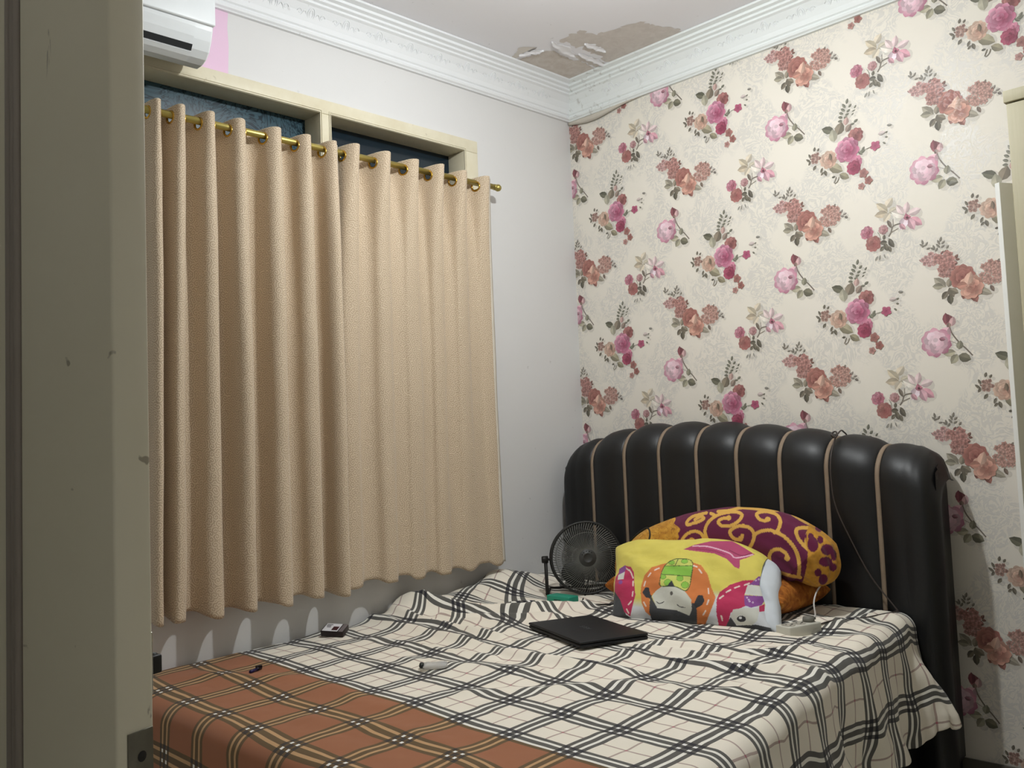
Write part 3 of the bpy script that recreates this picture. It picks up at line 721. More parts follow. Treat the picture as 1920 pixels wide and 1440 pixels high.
for k in range(1, 9):
    x = STR[k]; p, nr = hb_path(float(ztop(x)))
    V = MB(); w = .0085
    A = p+nr*.007
    P = np.array([[(x-w, y, z) for y, z in (p-nr*.004)], [(x-w, y, z) for y, z in A], [(x, y, z) for y, z in (A+nr*.002)], [(x+w, y, z) for y, z in A], [(x+w, y, z) for y, z in (p-nr*.004)]])
    MB().grid(loc(P), flip=True).build('piping', mat_pipe, bed)
# padded side of the headboard with gathered creases
for x, s in ((STR[-1]-.008, 1), (STR[0]+.006, -1)):
    yy = np.linspace(YFRONT+.02, -.028, 14); rows = []
    for y in yy:
        q = (y-YFRONT)/(.2); zt = float(ztop(STR[-1]-.05 if s > 0 else STR[0]+.04))-RB+RB*math.sqrt(max(0, 1-max(0, 1-(y-YFRONT)/RB)**2))-.01
        rows.append([(x-(.20*max(0, y-YFRONT) if s > 0 else 0)+s*(.006+.0035*math.sin(q*34+2*math.sin(z*3))*np.clip((z-.75)*3, 0, 1)), y, z) for z in np.linspace(.12, zt, 24)])
    V = MB(); V.grid(loc(np.array(rows)), flip=(s < 0))
    V.build('headboard_side', mat_leather, bed)
V = MB(); V.box(loc(np.array((.06, -.20, 0))), loc(np.array((1.73, -.04, .14))), .01)
V.build('headboard_foot', mat_leather, bed)
def quad_prism(V, c, z0, z1):
    zz = z1 if isinstance(z1, (list, tuple)) else [z1]*4
    return V.add([(x, y, z0) for x, y in c]+[(x, y, z) for (x, y), z in zip(c, zz)],
                 [(3,2,1,0),(4,5,6,7),(0,1,5,4),(1,2,6,5),(2,3,7,6),(3,0,4,7)])
V = MB(); quad_prism(V, [(x-.9, y+1.2) for x, y in ((.05, -2.24), (1.84, -2.26), (1.66, -.25), (.04, -.25))], .06, .34)
V.build('bed_base', mat_leather, bed)
for x, y in ((.12, -2.15), (1.72, -2.15), (1.55, -.35), (.12, -.35)):
    MB().lathe([(.0001, 0), (.022, 0), (.03, .06), (.0001, .06)], 14, Matrix.Translation((x-.9, y+1.2, 0))).build('foot', mat_black, bed)

# ------------------------------------------------------------------ mattress and bed sheet
def bed_z(y): return .58+.06*np.clip((y+2.2)/1.95, -.1, 1.0)
V = MB(); quad_prism(V, [(.03, -2.27), (1.86, -2.27), (1.665, -.275), (.03, -.275)], .345, [.545, .545, .60, .60])
mt = tag(V.build('mattress', plain('mattress_ticking', (214, 208, 200), .9)), 'thick white mattress lying under the plaid bed sheet', 'mattress')

RIDGES = [  # polyline (x, y), half width, height
    ([(.02,-1.32),(.46,-1.33),(.75,-1.37),(1.0,-1.40),(1.33,-1.365)], .026, .016),
    ([(.05,-1.24),(.35,-1.235),(.66,-1.245)], .020, .017),
    ([(.02,-1.20),(.31,-1.01),(.49,-.90),(.60,-.72)], .035, .030),
    ([(.12,-1.13),(.33,-.92),(.42,-.78)], .022, .018),
    ([(.25,-1.16),(.45,-1.02),(.66,-.93)], .018, .013),
    ([(1.18,-1.20),(1.48,-1.198),(1.70,-1.09),(1.80,-1.07)], .022, .015),
    ([(1.19,-1.05),(1.48,-1.0),(1.62,-.88)], .018, .012),
    ([(1.15,-1.12),(1.35,-1.10),(1.52,-1.06)], .014, .010),
    ([(1.07,-1.75),(1.37,-1.49),(1.59,-1.43),(1.72,-1.27)], .030, .010),
    ([(.62,-1.62),(.95,-1.55),(1.2,-1.45)], .030, .008),
    ([(.3,-1.5),(.6,-1.47),(.85,-1.46)], .024, .009),
    ([(1.55,-.55),(1.62,-.40),(1.68,-.30)], .018, .012),
    ([(1.40,-.62),(1.52,-.48),(1.60,-.33)], .016, .010),
    ([(.20,-2.1),(.55,-1.95),(.95,-1.98)], .04, .006),
    ([(.9,-2.15),(1.2,-2.05),(1.5,-2.12)], .04, .006)]
def sheet_z(x, y, wr=1.0):
    x = np.asarray(x, float); y = np.asarray(y, float)
    z = bed_z(y)+.003
    g = np.clip((y+1.36)/.28, 0, 1); g = g*g*(3-2*g)
    h = np.clip((-.22-y)/.12, 0, 1)
    z = z+g*h*(.058*np.exp(-((x-.07)/.11)**2)*(1+.45*np.sin(y*9.0+1.0)+.5*vnoise(y*9, x*5, 4)))*wr
    for pts, w, hh in RIDGES:
        d = dist_line(x, y, spline(pts, 5)); s = np.exp(-(d/w)**2)
        z = z+hh*s*wr*(1+.5*vnoise(x*7, y*7, 21))
    amp = .25+.75*np.clip((y+1.9)/.7, 0, 1)
    z = z+wr*amp*(.018*vnoise(x*4+3, y*9, 7)+.012*vnoise(x*10, y*20, 8)+.003*vnoise(x*34, y*45, 9))
    flat = np.exp(-(np.maximum(np.abs((x-.91)*.93-(y+1.08)*.36)/.23, np.abs((x-.91)*.36+(y+1.08)*.93)/.16))**6)
    z = z*(1-flat)+flat*(bed_z(y)+.006)
    return z
def edge_x(y): return np.interp(-y, [.2, .5, .96, 1.43, 1.76, 2.3], [1.625, 1.665, 1.715, 1.79, 1.85, 1.93])
RE = .055
SS = np.concatenate([np.linspace(.010, 1.60, 250), np.linspace(1.606, 2.46, 130)])
TT = np.concatenate([np.linspace(.262, 2.27, 300), np.linspace(2.276, 2.72, 60)])
S2, T2 = np.meshgrid(SS, TT, indexing='ij')
Y0 = -np.minimum(T2, 2.30)
EX = edge_x(Y0)
ov = np.maximum(S2-EX, 0); X0 = np.minimum(S2, EX)
Z = sheet_z(X0, Y0)
# wall side is tucked down a little
Z -= .03*np.clip((.035-S2)/.03, 0, 1)**2
ang = np.clip(ov/RE, 0, math.pi/2); down = np.maximum(ov-RE*math.pi/2, 0)
dl = np.interp(T2, [.26, .45, .62, .8, 1.2, 2.4], [.29, .325, .325, .36, .42, .46])      # length of the side drop
down = np.minimum(down, dl+.02*vnoise(T2*6, T2*0, 33))
q = down/.33
fold = .022*np.sin(T2*17+2.5*q+1.5*vnoise(T2*3, q*2, 5))*q+.010*np.sin(T2*41+3*q)*q+.030*vnoise(T2*9+2.2*q, q*2.5, 77)*np.clip(q*1.5, 0, 1)+.014*vnoise(T2*24-3*q, q*5, 78)*np.clip(q*1.5, 0, 1)
bulge = .075*np.exp(-((T2-.30)/.10)**2)*np.clip(q*1.3, 0, 1)*np.sin(np.clip(q, 0, 1)*math.pi*.62)
X = X0+RE*np.sin(ang)+fold+bulge+.03*q
Z = Z-RE*(1-np.cos(ang))-down
tw = np.maximum(T2-2.28, 0); a2 = np.clip(tw/RE, 0, math.pi/2); d2 = np.maximum(tw-RE*math.pi/2, 0)
Yp = -np.minimum(T2, 2.28)-RE*np.sin(a2)-.012*np.sin(S2*14)*d2/.3-.02*d2/.3
Zd = RE*(1-np.cos(a2))+d2
Z = np.where(ov > 0, np.minimum(Z, Z-Zd*np.clip(1-q*1.2, 0, 1)), Z-Zd)
# gathered elastic corner by the headboard
cor = np.exp(-((T2-.32)/.07)**2)*np.clip((q-.6)/.4, 0, 1)
X = X+.012*np.sin(T2*150)*cor; Z = Z+.008*np.sin(T2*150+1)*cor
P = np.stack([X, Yp, Z], 2)
V = MB(); V.grid(P); me = V.mesh('bed_sheet')
wob = .024*vnoise(S2*3, T2*3, 61)
br_g = np.clip((1.45-T2)/.5, 0, 1); br_g = br_g*br_g*(3-2*br_g); rotf = .55*br_g*np.exp(-(np.maximum(S2-.12, 0)/.42)**2)
th = .040
U_ = (S2-.263)+th*(-T2+2.05)+wob+.018*vnoise(S2*7, T2*7, 62)*(.6+.7*br_g)+rotf*(1.45-T2)
V_ = (-T2+1.875)+th*(S2-.3)+.022*vnoise(S2*3+9, T2*3, 63)+.018*vnoise(S2*7, T2*7, 64)*(.6+.7*br_g)-rotf*(S2-.1)
set_uv(me, np.stack([U_, V_], 2).reshape(-1, 2))
t = NT('plaid_cotton'); uvn = t.coord('UV')
sep = t.node('ShaderNodeSeparateXYZ'); t.put(sep.inputs[0], uvn)
def band(c, per):
    fr = t.m('FRACT', t.m('ADD', t.m('DIVIDE', c, per), 100.5))
    d = t.m('MULTIPLY', t.m('ABSOLUTE', t.m('SUBTRACT', fr, .5)), per)
    lt = lambda v: t.m('LESS_THAN', d, v)
    s1, s2, s3 = lt(.0085), lt(.0180), lt(.0310)
    light = t.m('SUBTRACT', s2, s1); dark = t.m('ADD', s1, t.m('SUBTRACT', s3, s2))
    thin = t.m('GREATER_THAN', d, per/2-.0030)
    return dark, light, thin
du, lu, tu = band(sep.outputs[0], .193); dv, lv, tv_ = band(sep.outputs[1], .185)
brown = t.m('LESS_THAN', sep.outputs[1], -.019)
rust = t.mix(t.noise(uvn, 5, 4), lin4((152, 97, 66)), lin4((166, 107, 74)))
base = t.mix(brown, t.mix(t.noise(uvn, 3, 2), lin4((241, 235, 217)), lin4((243, 233, 220))), rust)
thinf = t.m('MULTIPLY', t.m('MAXIMUM', tu, tv_), t.m('SUBTRACT', 1, brown))
both_thin = t.m('MULTIPLY', tu, tv_)
base = t.mix(thinf, base, lin4((186, 166, 156)))
base = t.mix(t.m('MULTIPLY', both_thin, t.m('SUBTRACT', 1, brown)), base, lin4((176, 100, 112)))
anyL = t.m('MAXIMUM', lu, lv); anyD = t.m('MAXIMUM', du, dv)
base = t.mix(anyL, base, t.mix(brown, lin4((243, 240, 230)), lin4((196, 156, 112))))
base = t.mix(anyD, base, t.mix(brown, lin4((92, 90, 86)), lin4((102, 80, 50))))
base = t.mix(t.m('MULTIPLY', du, dv), base, t.mix(brown, lin4((38, 38, 46)), lin4((58, 50, 46))))
base = t.mix(t.m('MULTIPLY', lu, lv), base, lin4((248, 247, 243)))
weave = t.noise(uvn, 900, 2)
t.b.inputs['Sheen Weight'].default_value = .15
mat_plaid = t.set(base, .85, 0, t.bump(weave, .12, .001))
me.materials.append(mat_plaid)
sheet = tag(link('bed_sheet', me), 'rumpled plaid bed sheet in cream and grey with rust brown foot end', 'bed sheet')
sheet.modifiers.new('s', 'SOLIDIFY').thickness = .0015

# ------------------------------------------------------------------ curtain rod and the two curtains
ROD_X, ROD_Z = .090, 2.418
t = NT('brass'); co = t.coord()
mat_brass = t.set(t.mix(t.noise(t.scaled(co, (1, 1, 40)), 20, 3), lin4((172, 156, 86)), lin4((194, 178, 106))), .36, .85)
rod = thing('curtain_rod', (ROD_X, -1.42, ROD_Z), 'brass curtain rod with small knob end above the window', 'curtain rod')
V = MB(); V.tube([(0, -1.25, -.004), (0, .79, .010)], .0125, 20); V.build('rod', mat_brass, rod)
MB().lathe([(.0001, 0), (.013, 0), (.014, .006), (.009, .010), (.009, .014), (.015, .018), (.0165, .027), (.013, .036), (.0001, .039)], 20,
           Matrix.Translation((0, .785, .010)) @ Matrix.Rotation(-math.pi/2, 4, 'X')).build('finial', mat_brass, rod)
for y in (.735, -.03, -1.1):
    br_ = MB().tube([(-.09, y, .0), (-.012, y, 0)], .006, 10).lathe([(.0001, 0), (.02, 0), (.02, .004), (.0001, .004)], 16, Matrix.Translation((-.0895, y, 0)) @ Matrix.Rotation(math.pi/2, 4, 'Y'))
    br_.tube([(.0, y, -.016), (-.014, y, -.006), (-.014, y, .006)], .004, 8).build('bracket', mat_brass, rod)

t = NT('curtain_jacquard'); uvn = t.coord('UV')
sep = t.node('ShaderNodeSeparateXYZ'); t.put(sep.inputs[0], uvn)
vor = t.node('ShaderNodeTexVoronoi', voronoi_dimensions='2D'); t.put(vor.inputs['Vector'], uvn); vor.inputs['Scale'].default_value = 46
dlt = t.node('ShaderNodeVectorMath', operation='SUBTRACT'); t.put(dlt.inputs[0], t.scaled(uvn, (46, 46, 46))); 
sc = t.node('ShaderNodeVectorMath', operation='SCALE'); t.put(sc.inputs[0], vor.outputs['Position']); sc.inputs['Scale'].default_value = 46
t.put(dlt.inputs[1], sc.outputs[0])
ds = t.node('ShaderNodeSeparateXYZ'); t.put(ds.inputs[0], dlt.outputs[0])
angn = t.m('ARCTAN2', ds.outputs[1], ds.outputs[0])
sgn = t.m('SIGN', t.m('SUBTRACT', t.noise(vor.outputs['Position'], 31, 0), .5))
spiral = t.m('SINE', t.m('ADD', t.m('MULTIPLY', angn, sgn), t.m('MULTIPLY', vor.outputs['Distance'], 19.0)))
sw = t.step(spiral, .0, .8)
tone = t.noise(uvn, 3, 4)
base = t.mix(sw, lin4((184, 163, 137)), lin4((226, 209, 183)))
base = t.mix(t.m('MULTIPLY', tone, .35), base, lin4((204, 182, 156)))
hem = t.m('LESS_THAN', t.m('ABSOLUTE', t.m('SUBTRACT', sep.outputs[1], .115)), .0012)
base = t.mix(t.m('MULTIPLY', hem, .5), base, lin4((222, 206, 180)))
geo = t.node('ShaderNodeNewGeometry')
base = t.mix(geo.outputs['Backfacing'], base, lin4((186, 156, 132)))
t.b.inputs['Sheen Weight'].default_value = .25
mat_curtain = t.set(base, .62, 0, t.bump(t.m('ADD', sw, t.m('MULTIPLY', t.noise(uvn, 800, 2), .4)), .35, .0012))
mat_lining = plain('curtain_lining', (214, 206, 192), .8)
mat_ring = plain('brass_ring', (198, 158, 72), .22, .95)

def curtain(name, label, tabs, start, end, ztopv, zbot, amp_fn, seed, ylow=None, edge_amp=1.0):
    """grommet curtain: front folds (tabs) at the given wall positions, weaving over and under the rod"""
    ph = np.arange(start*40, end*40+1)/40.0
    tk = np.arange(len(tabs))
    def ypos(p_, tb):
        y = np.interp(p_, tk, tb)
        y = np.where(p_ < 0, tb[0]+(tb[1]-tb[0])*p_*.9, y); y = np.where(p_ > len(tb)-1, tb[-1]+(tb[-1]-tb[-2])*(p_-len(tb)+1)*.9, y)
        return y
    def base_x(p_): return np.cos(2*np.pi*p_)
    zs = np.concatenate([np.linspace(0, .085, 22), np.linspace(.09, 1.0, 110)**1.0*1.0])
    zs = np.unique(np.concatenate([np.linspace(0, .085, 22), np.linspace(.09, ztopv-zbot, 110)]))
    PH, DZ = np.meshgrid(ph, zs, indexing='ij')
    top_y = ypos(ph, tabs); low_y = ypos(ph, ylow or tabs)
    k = np.clip(DZ/(ztopv-zbot), 0, 1)
    Yc = top_y[:, None]*(1-k)+low_y[:, None]*k
    A = amp_fn(DZ, PH)
    # skew the folds a little: rounder front lobes
    c = base_x(ph)[:, None]; c = np.sign(c)*np.abs(c)**.85
    Xc = ROD_X+A*c+.010*k*vnoise(PH*1.3, DZ*1.2, seed)+.006*np.clip(DZ/.3, 0, 1)*vnoise(PH*3, DZ*5, seed+1)
    Yc = Yc+.018*np.sin(2*np.pi*PH*2)*.5*np.clip(DZ/.2, .4, 1)*.6+.012*k*vnoise(PH*1.7, DZ*2.0, seed+2)
    Xc = np.maximum(Xc, .016)
    zb_var = .012*vnoise(ph*2.1, ph*0, seed+3)+.006*vnoise(ph*6, ph*0, seed+5)-.010*base_x(ph)
    sag = .010*(1-np.abs(np.cos(np.pi*ph)))      # the heading dips slightly between tabs
    Zc = ztopv-DZ+k*zb_var[:, None]-sag[:, None]*np.exp(-DZ/.05)
    P = np.stack([Xc, Yc, Zc], 2)
    arc = np.concatenate([[0], np.cumsum(np.hypot(np.diff(Xc[:, 8]), np.diff(Yc[:, 8])))])
    root = thing(name, (ROD_X, float(top_y.mean()), zbot), label, 'curtain')
    off = np.array(root.location); P = P-off
    # grommet centres
    gs = [g for g in np.arange(math.floor(start*2)/2+.25, end, .5) if g > start+.05 and g < end-.05]
    arc_g = np.interp(gs, ph, arc); gz = ztopv-ROD_Z+.006
    ac = .25*(arc[:-1, None]+arc[1:, None])*2; zc = .5*(zs[:-1]+zs[1:])[None]
    hole = np.zeros((len(ph)-1, len(zs)-1), bool)
    for a in arc_g: hole |= np.hypot(ac-a, zc-gz) < .0185
    nv_ = len(zs); V = MB(); V.v = P.reshape(-1, 3).tolist()
    for i in range(len(ph)-1):
        for j in range(nv_-1):
            if not hole[i, j]: V.f.append((i*nv_+j, i*nv_+j+1, (i+1)*nv_+j+1, (i+1)*nv_+j)); V.sm.append(True)
    me = V.mesh(name+'_cloth')
    step_ = np.hypot(np.diff(Xc, axis=0), np.diff(Yc, axis=0)); arc2 = np.concatenate([np.zeros((1, nv_)), np.cumsum(step_, 0)])
    arc2 -= arc2[len(ph)//2][None]                       # pattern keeps its size on the flatter lower cloth
    set_uv(me, np.stack([arc2, (ztopv-zbot)-DZ], 2).reshape(-1, 2))
    cl = link('cloth', me, root, mat_curtain)
    mod = cl.modifiers.new('s', 'SOLIDIFY'); mod.thickness = .0016; mod.offset = 0
    q0 = P[-1]; V = MB()                                  # pale lining turned out along the free edge
    V.grid(np.stack([q0+np.array((.0015, -.010, 0)), q0+np.array((.004, .0, 0)), q0+np.array((.001, .010, 0))], 0))
    V.build('edge_lining', mat_lining, root).modifiers.new('s', 'SOLIDIFY').thickness = .001
    for g, a in zip(gs, arc_g):
        i = int(np.argmin(np.abs(ph-g))); j = int(np.argmin(np.abs(zs-gz)))
        c_ = Vector(P[i, j]); tg = Vector(P[min(i+2, len(ph)-1), j])-Vector(P[max(i-2, 0), j]); tg.z = 0; tg.normalize()
        uz = Vector((0, 0, 1))
        V = MB(); V.tube([c_+tg*.0195*math.cos(q_)+uz*.0195*math.sin(q_) for q_ in np.linspace(0, 2*math.pi, 25)[:-1]], .0042, 8, True)
        V.build('grommet', mat_ring, cl)
    return root
L_TABS = [-2.185, -2.105, -2.0, -1.891, -1.746, -1.62, -1.505]
L_LOW = [-2.20, -2.14, -2.0, -1.885, -1.75, -1.607, -1.502]
curtain('curtain', 'tan swirl-patterned eyelet curtain with deep folds beside the open door', L_TABS, -.35, 6.22, 2.447, .752,
        lambda d, p_: .046+.010*np.clip(d/.8, 0, 1)*np.sin(p_*2.1+1), 11, L_LOW)
R_TABS = [-1.412, -1.261, -1.11, -.985, -.848, -.715]
R_LOW = [-1.45, -1.27, -1.13, -1.0, -.85, -.70]
curtain('curtain', 'tan swirl-patterned eyelet curtain with shallow folds nearest the wallpaper corner', R_TABS, -.42, 5.16, 2.452, .765,
        lambda d, p_: .042*np.exp(-(d/.24)**1.3)+.013*(1+.6*np.sin(p_*2.3+.5))+.006*np.clip(d/1.5, 0, 1)*np.sin(p_*1.3), 29, R_LOW)

# ------------------------------------------------------------------ air conditioner
mat_ac = plain('ac_white_plastic', (232, 236, 238), .28, 0, .02)
mat_slot = plain('ac_dark_slot', (38, 40, 42), .6)
ac = thing('air_conditioner', (0, -2.42, 2.76), 'white wall-mounted air conditioner above the window at the left', 'air conditioner')
prof = [(.002, -.098), (.030, -.104), (.055, -.140), (.085, -.157), (.120, -.157), (.148, -.147), (.170, -.128), (.186, -.098), (.197, -.065), (.203, -.03), (.203, .12), (.19, .135), (.002, .135)]
V = MB(); V.prism(prof, 'y', -.42, .40); b_ = V.build('body', mat_ac, ac)
b_.modifiers.new('b', 'BEVEL').width = .006
V = MB(); V.box((.190, -.418, -.050), (.2125, .402, .128), .006); V.build('front_panel', mat_ac, ac)
V = MB(); V.prism([(.166, -.136), (.178, -.118), (.172, -.112), (.160, -.130)], 'y', -.40, .335); V.build('air_slot', mat_slot, ac)
V = MB(); V.prism([(.1765, -.1195), (.190, -.094), (.200, -.064), (.203, -.052), (.198, -.052), (.195, -.064), (.185, -.094), (.172, -.117)], 'y', -.40, .335); V.build('louver', mat_ac, ac)
V = MB(); V.prism([(.128, -.160), (.152, -.150), (.166, -.139), (.164, -.136), (.150, -.146), (.128, -.156)], 'y', -.40, .335); V.build('lower_lip', mat_ac, ac)

# ------------------------------------------------------------------ print painting for the pillows (flat patterns fixed to the cloth)
def planar(P, anchor, ax0, ax1, k, pos0):
    """planar pattern coordinates of points P: metres along two fixed axes -> pattern units"""
    d = P-np.array(anchor); return pos0[0]+k*(d @ np.array(ax0)), pos0[1]-k*(d @ np.array(ax1))
def print_axes(tx, ty):
    """two axes of an oblique planar projection used to lay a pattern on cloth"""
    return tuple(rt-fw*tx), tuple(up-fw*ty)
def printed_cloth(name, rough=.85, wave=.12):
    t = NT(name); co = t.coord()
    att = t.node('ShaderNodeAttribute', attribute_name='print')
    f = t.noise(co, 14, 4); base = t.mix(t.m('MULTIPLY', f, .22), att.outputs['Color'], (0.02, 0.015, 0.01, 1))
    nrm = t.bump(t.noise(co, 900, 2), wave, .001, t.bump(t.noise(co, 11, 3, .5, 1.0), .35, .012))
    t.b.inputs['Sheen Weight'].default_value = .12
    return t.set(base, rough, 0, nrm)

# bolster -------------------------------------------------------------
path = spline([(.575, -.45, .672), (.625, -.44, .725), (.70, -.43, .782), (.81, -.42, .836), (.986, -.42, .882), (1.15, -.42, .896), (1.28, -.42, .880), (1.371, -.42, .838), (1.418, -.42, .790), (1.434, -.425, .735)], 30)
seg = np.linalg.norm(np.diff(path, axis=0), axis=1); s = np.concatenate([[0], np.cumsum(seg)]); s /= s[-1]
ns, nt = 520, 220
ps = np.stack([np.interp(np.linspace(0, 1, ns), s, path[:, i]) for i in range(3)], 1)
tn = np.gradient(ps, axis=0); tn /= np.linalg.norm(tn, axis=1)[:, None]
upv = np.cross(tn, np.array((0, -1, 0))); upv /= np.linalg.norm(upv, axis=1)[:, None]; upv *= np.sign(upv[:, 2:3]); sdv = np.cross(tn, upv)
sv = np.linspace(0, 1, ns); th = np.linspace(0, 2*np.pi, nt, endpoint=False)
rad = .109*np.clip(np.minimum(1, (sv/.10)**.55), .16, 1)*np.clip(np.minimum(1, ((1-sv)/.085)**.5), .14, 1)
pinch = np.exp(-(1-sv)/.09)+np.exp(-sv/.07)
RR = rad[:, None]*(1+.10*pinch[:, None]*np.sin(th*13)[None]+.02*vnoise(sv[:, None]*14, np.sin(th)[None]*3, 40)+.015*vnoise(sv[:, None]*30, np.cos(th)[None]*6, 41))
P = ps[:, None]+RR[:, :, None]*(np.cos(th)[None, :, None]*upv[:, None]+.98*np.sin(th)[None, :, None]*sdv[:, None])
Pw = P.reshape(-1, 3)
bx, by = planar(Pw, (1.15, -.42, .901), *print_axes(.256, -.1645), 1720.3/3.44*4.364, (1135, 319))
MAR, GOLD, OCH = np.array((104, 26, 66.)), np.array((226, 176, 84.)), np.array((205, 148, 52.))
C = np.tile(MAR, (len(Pw), 1)); W = 13.5
SPIRALS = [[(655,372),(682,352),(702,378),(672,425),(620,446),(585,420),(595,365),(640,310),(710,288),(765,310),(785,360),(788,470)],
 [(705,190),(755,165),(780,182),(740,207),(690,222),(638,232),(640,200),(680,165),(740,148),(800,135)],
 [(990,178),(930,188),(905,215),(940,246),(1010,242),(1070,207),(1097,160),(1060,135),(980,135),(890,160),(825,210),(795,280),(815,350),(870,400),(930,440)],
 [(1100,320),(1090,348),(1050,352),(1015,330),(1002,290),(1040,258),(1100,245),(1160,265),(1190,310),(1182,370),(1150,430)],
 [(1305,190),(1275,208),(1230,190),(1215,152),(1250,135),(1310,135),(1370,160),(1395,210),(1380,270),(1350,300)],
 [(1190,330),(1220,300),(1275,283),(1340,287),(1420,330),(1490,410),(1525,500),(1528,620)],
 [(1445,500),(1432,460),(1385,428),(1330,440),(1308,490),(1330,560),(1390,605),(1480,630),(1540,640)],
 [(900,125),(1000,118),(1090,98),(1230,110),(1380,122)], [(1500,160),(1560,200),(1640,240),(1700,225)], [(1600,262),(1520,270),(1515,320),(1550,380),(1600,430)],
 [(840,140),(880,162)], [(1650,240),(1600,300),(1580,380)]]
for sp_ in SPIRALS:
    C[dist_line(bx, by, spline(sp_, 5)) < W] = GOLD
for x_, y_ in ((655,375),(1300,195),(1440,495),(990,180),(1085,348)): C[np.hypot(bx-x_, by-y_) < 21] = GOLD
left = bx < 545+30*np.sin(by/38.0)+12*np.sin(by/13.0)
tone = vnoise(bx/40, by/25, 51)+.6*vnoise(bx/14, by/11, 52)
C[left] = (OCH[None]+np.clip(tone[left], -1, 1)[:, None]*np.array((34, 40, 26.))[None])
lines = np.abs(np.sin(bx/23+2.2*vnoise(bx/45, by/45, 55)*3)+.5*np.sin(by/17)) < .10
C[left & lines] = (150, 98, 36)
bound = np.interp(by, [80, 250, 330, 450, 560, 700], [1720, 1610, 1575, 1592, 1582, 1555])
right = bx > bound
C[right] = (OCH[None]*1.0+tone[right][:, None]*np.array((30, 26, 18.))[None])
for x_, y_, a_, b_ in ((1632,388,40,58),(1690,355,22,30),(1737,428,48,42),(1725,518,50,36),(1708,652,34,42),(1668,600,26,30),(1620,330,22,26),(1690,270,28,24),(1560,320,30,40),(1790,470,26,40),(1780,560,30,30)):
    C[right & (((bx-x_)/a_)**2+((by-y_)/b_)**2 < 1)] = MAR
bol = thing('bolster', (1.0, -.42, .64), 'maroon bolster with gold swirl print slumped against the black headboard', 'bolster')
V = MB(); V.grid(np.transpose(P, (1, 0, 2))-np.array((1.0, -.42, .64)), closed_u=True)
me = V.mesh('bolster_cover'); set_cols(me, nlin(np.transpose(C.reshape(ns, nt, 3), (1, 0, 2)).reshape(-1, 3)))
link('cover', me, bol, printed_cloth('batik_cotton'))
kn = MB(); kn.tube([(p[0]-1.0, p[1]+.42, p[2]-.64) for p in spline([(1.434,-.425,.738),(1.440,-.470,.720),(1.445,-.50,.69),(1.450,-.505,.650),(1.440,-.515,.637)], 5)], .003, 6)
kn.build('drawstring', plain('white_cord', (222, 220, 216), .8), bol)

# orange throw pillow squashed beneath the bolster ---------------------
def cushion(W_, H_, T_, nu=80, nv=60, pw=2.6, seed=0, wr=.004):
    u = np.sin(np.linspace(-1, 1, nu)*math.pi/2); v = np.sin(np.linspace(-1, 1, nv)*math.pi/2)
    U, Vv = np.meshgrid(u, v, indexing='ij')
    h = T_/2*np.clip((1-np.abs(U)**pw)*(1-np.abs(Vv)**pw), 0, 1)**.42
    edge = 1-.035*(1-np.abs(Vv)**2)*np.abs(U)**6
    edge2 = 1-.035*(1-np.abs(U)**2)*np.abs(Vv)**6
    X_ = U*W_/2*edge; Y_ = Vv*H_/2*edge2
    n_ = wr*(vnoise(U*3+seed, Vv*3, seed)+.5*vnoise(U*8, Vv*8+seed, seed+1))
    return np.stack([X_, Y_, h+n_*(h > .002)], 2), np.stack([X_, Y_, -h+n_*(h > .002)], 2)
def place(P, c, ex, ey, ez):
    return np.array(c)+P[..., 0:1]*np.array(ex)+P[..., 1:2]*np.array(ey)+P[..., 2:3]*np.array(ez)
t = NT('orange_batik'); co = t.coord()
mat_orange = t.set(t.ramp(t.noise(co, 26, 5, .6, 1.2), [(.3, lin4((120, 66, 26))), (.5, lin4((176, 104, 40))), (.7, lin4((206, 138, 58)))]), .9, 0, t.bump(t.noise(co, 60, 4), .5, .006))
F_, B_ = cushion(.78, .34, .16, 50, 34, pw=4.0, seed=3)
org = tag(MB().grid(place(F_, (0, 0, 0), (1, 0, 0), (0, 1, 0), (0, 0, 1))).grid(place(B_, (0, 0, 0), (1, 0, 0), (0, 1, 0), (0, 0, 1)), flip=True).build('pillow', mat_orange), 'orange brown patterned pillow lying flat beneath the bolster', 'pillow')
org.location = (1.005, -.445, .702)

# cartoon pillow ------------------------------------------------------
PC = (1.034, -.626, .732); ex = np.array((.99, .13, .0)); ey = np.array((-.42, .62, .66)); ex /= np.linalg.norm(ex); ey /= np.linalg.norm(ey); ez = np.cross(ex, ey); ez /= np.linalg.norm(ez)
pil = thing('pillow', (1.075, -.70, .60), 'yellow cartoon-print pillow leaning on the bolster, white filling showing at one end', 'pillow')
off = np.array(pil.location)
def pose(P): return place(P, PC, ex, ey, ez)
F_, B_ = cushion(.65, .385, .19, 420, 280, 3.0, 9, .010)
def soft(P):
    # the case sags over its filling: top edge droops forward at the right corner, long soft creases
    u = P[..., 0]/.325; v = P[..., 1]/.1925
    P = P.copy()
    P[..., 2] += .006*np.sin((u*1.4+v)*7)*np.clip(1-np.abs(v), 0, 1)+.010*vnoise(u*2.2, v*2.2, 71)
    P[..., 1] += np.clip(v, 0, 1)*(.018*np.exp(-((u-.4)/.4)**2)-.035*np.clip((u-.55)/.45, 0, 1)**1.5-.03*np.clip((-u-.6)/.4, 0, 1)**1.5)
    P[..., 0] -= .03*np.clip(u-.75, 0, 1)/.25*np.clip(.3-v, 0, 1)
    return P
F_, B_ = soft(F_), soft(B_)
Pf, Pb = pose(F_), pose(B_)
Yq, MAG = np.array((232, 217, 104.)), np.array((188, 78, 118.))
RED, ORA, DRK, WHT = np.array((200, 56, 98.)), np.array((226, 134, 74.)), np.array((74, 76, 80.)), np.array((226, 227, 218.))
PUR, GRN, LIM = np.array((146, 84, 158.)), np.array((150, 206, 84.)), np.array((216, 222, 116.))
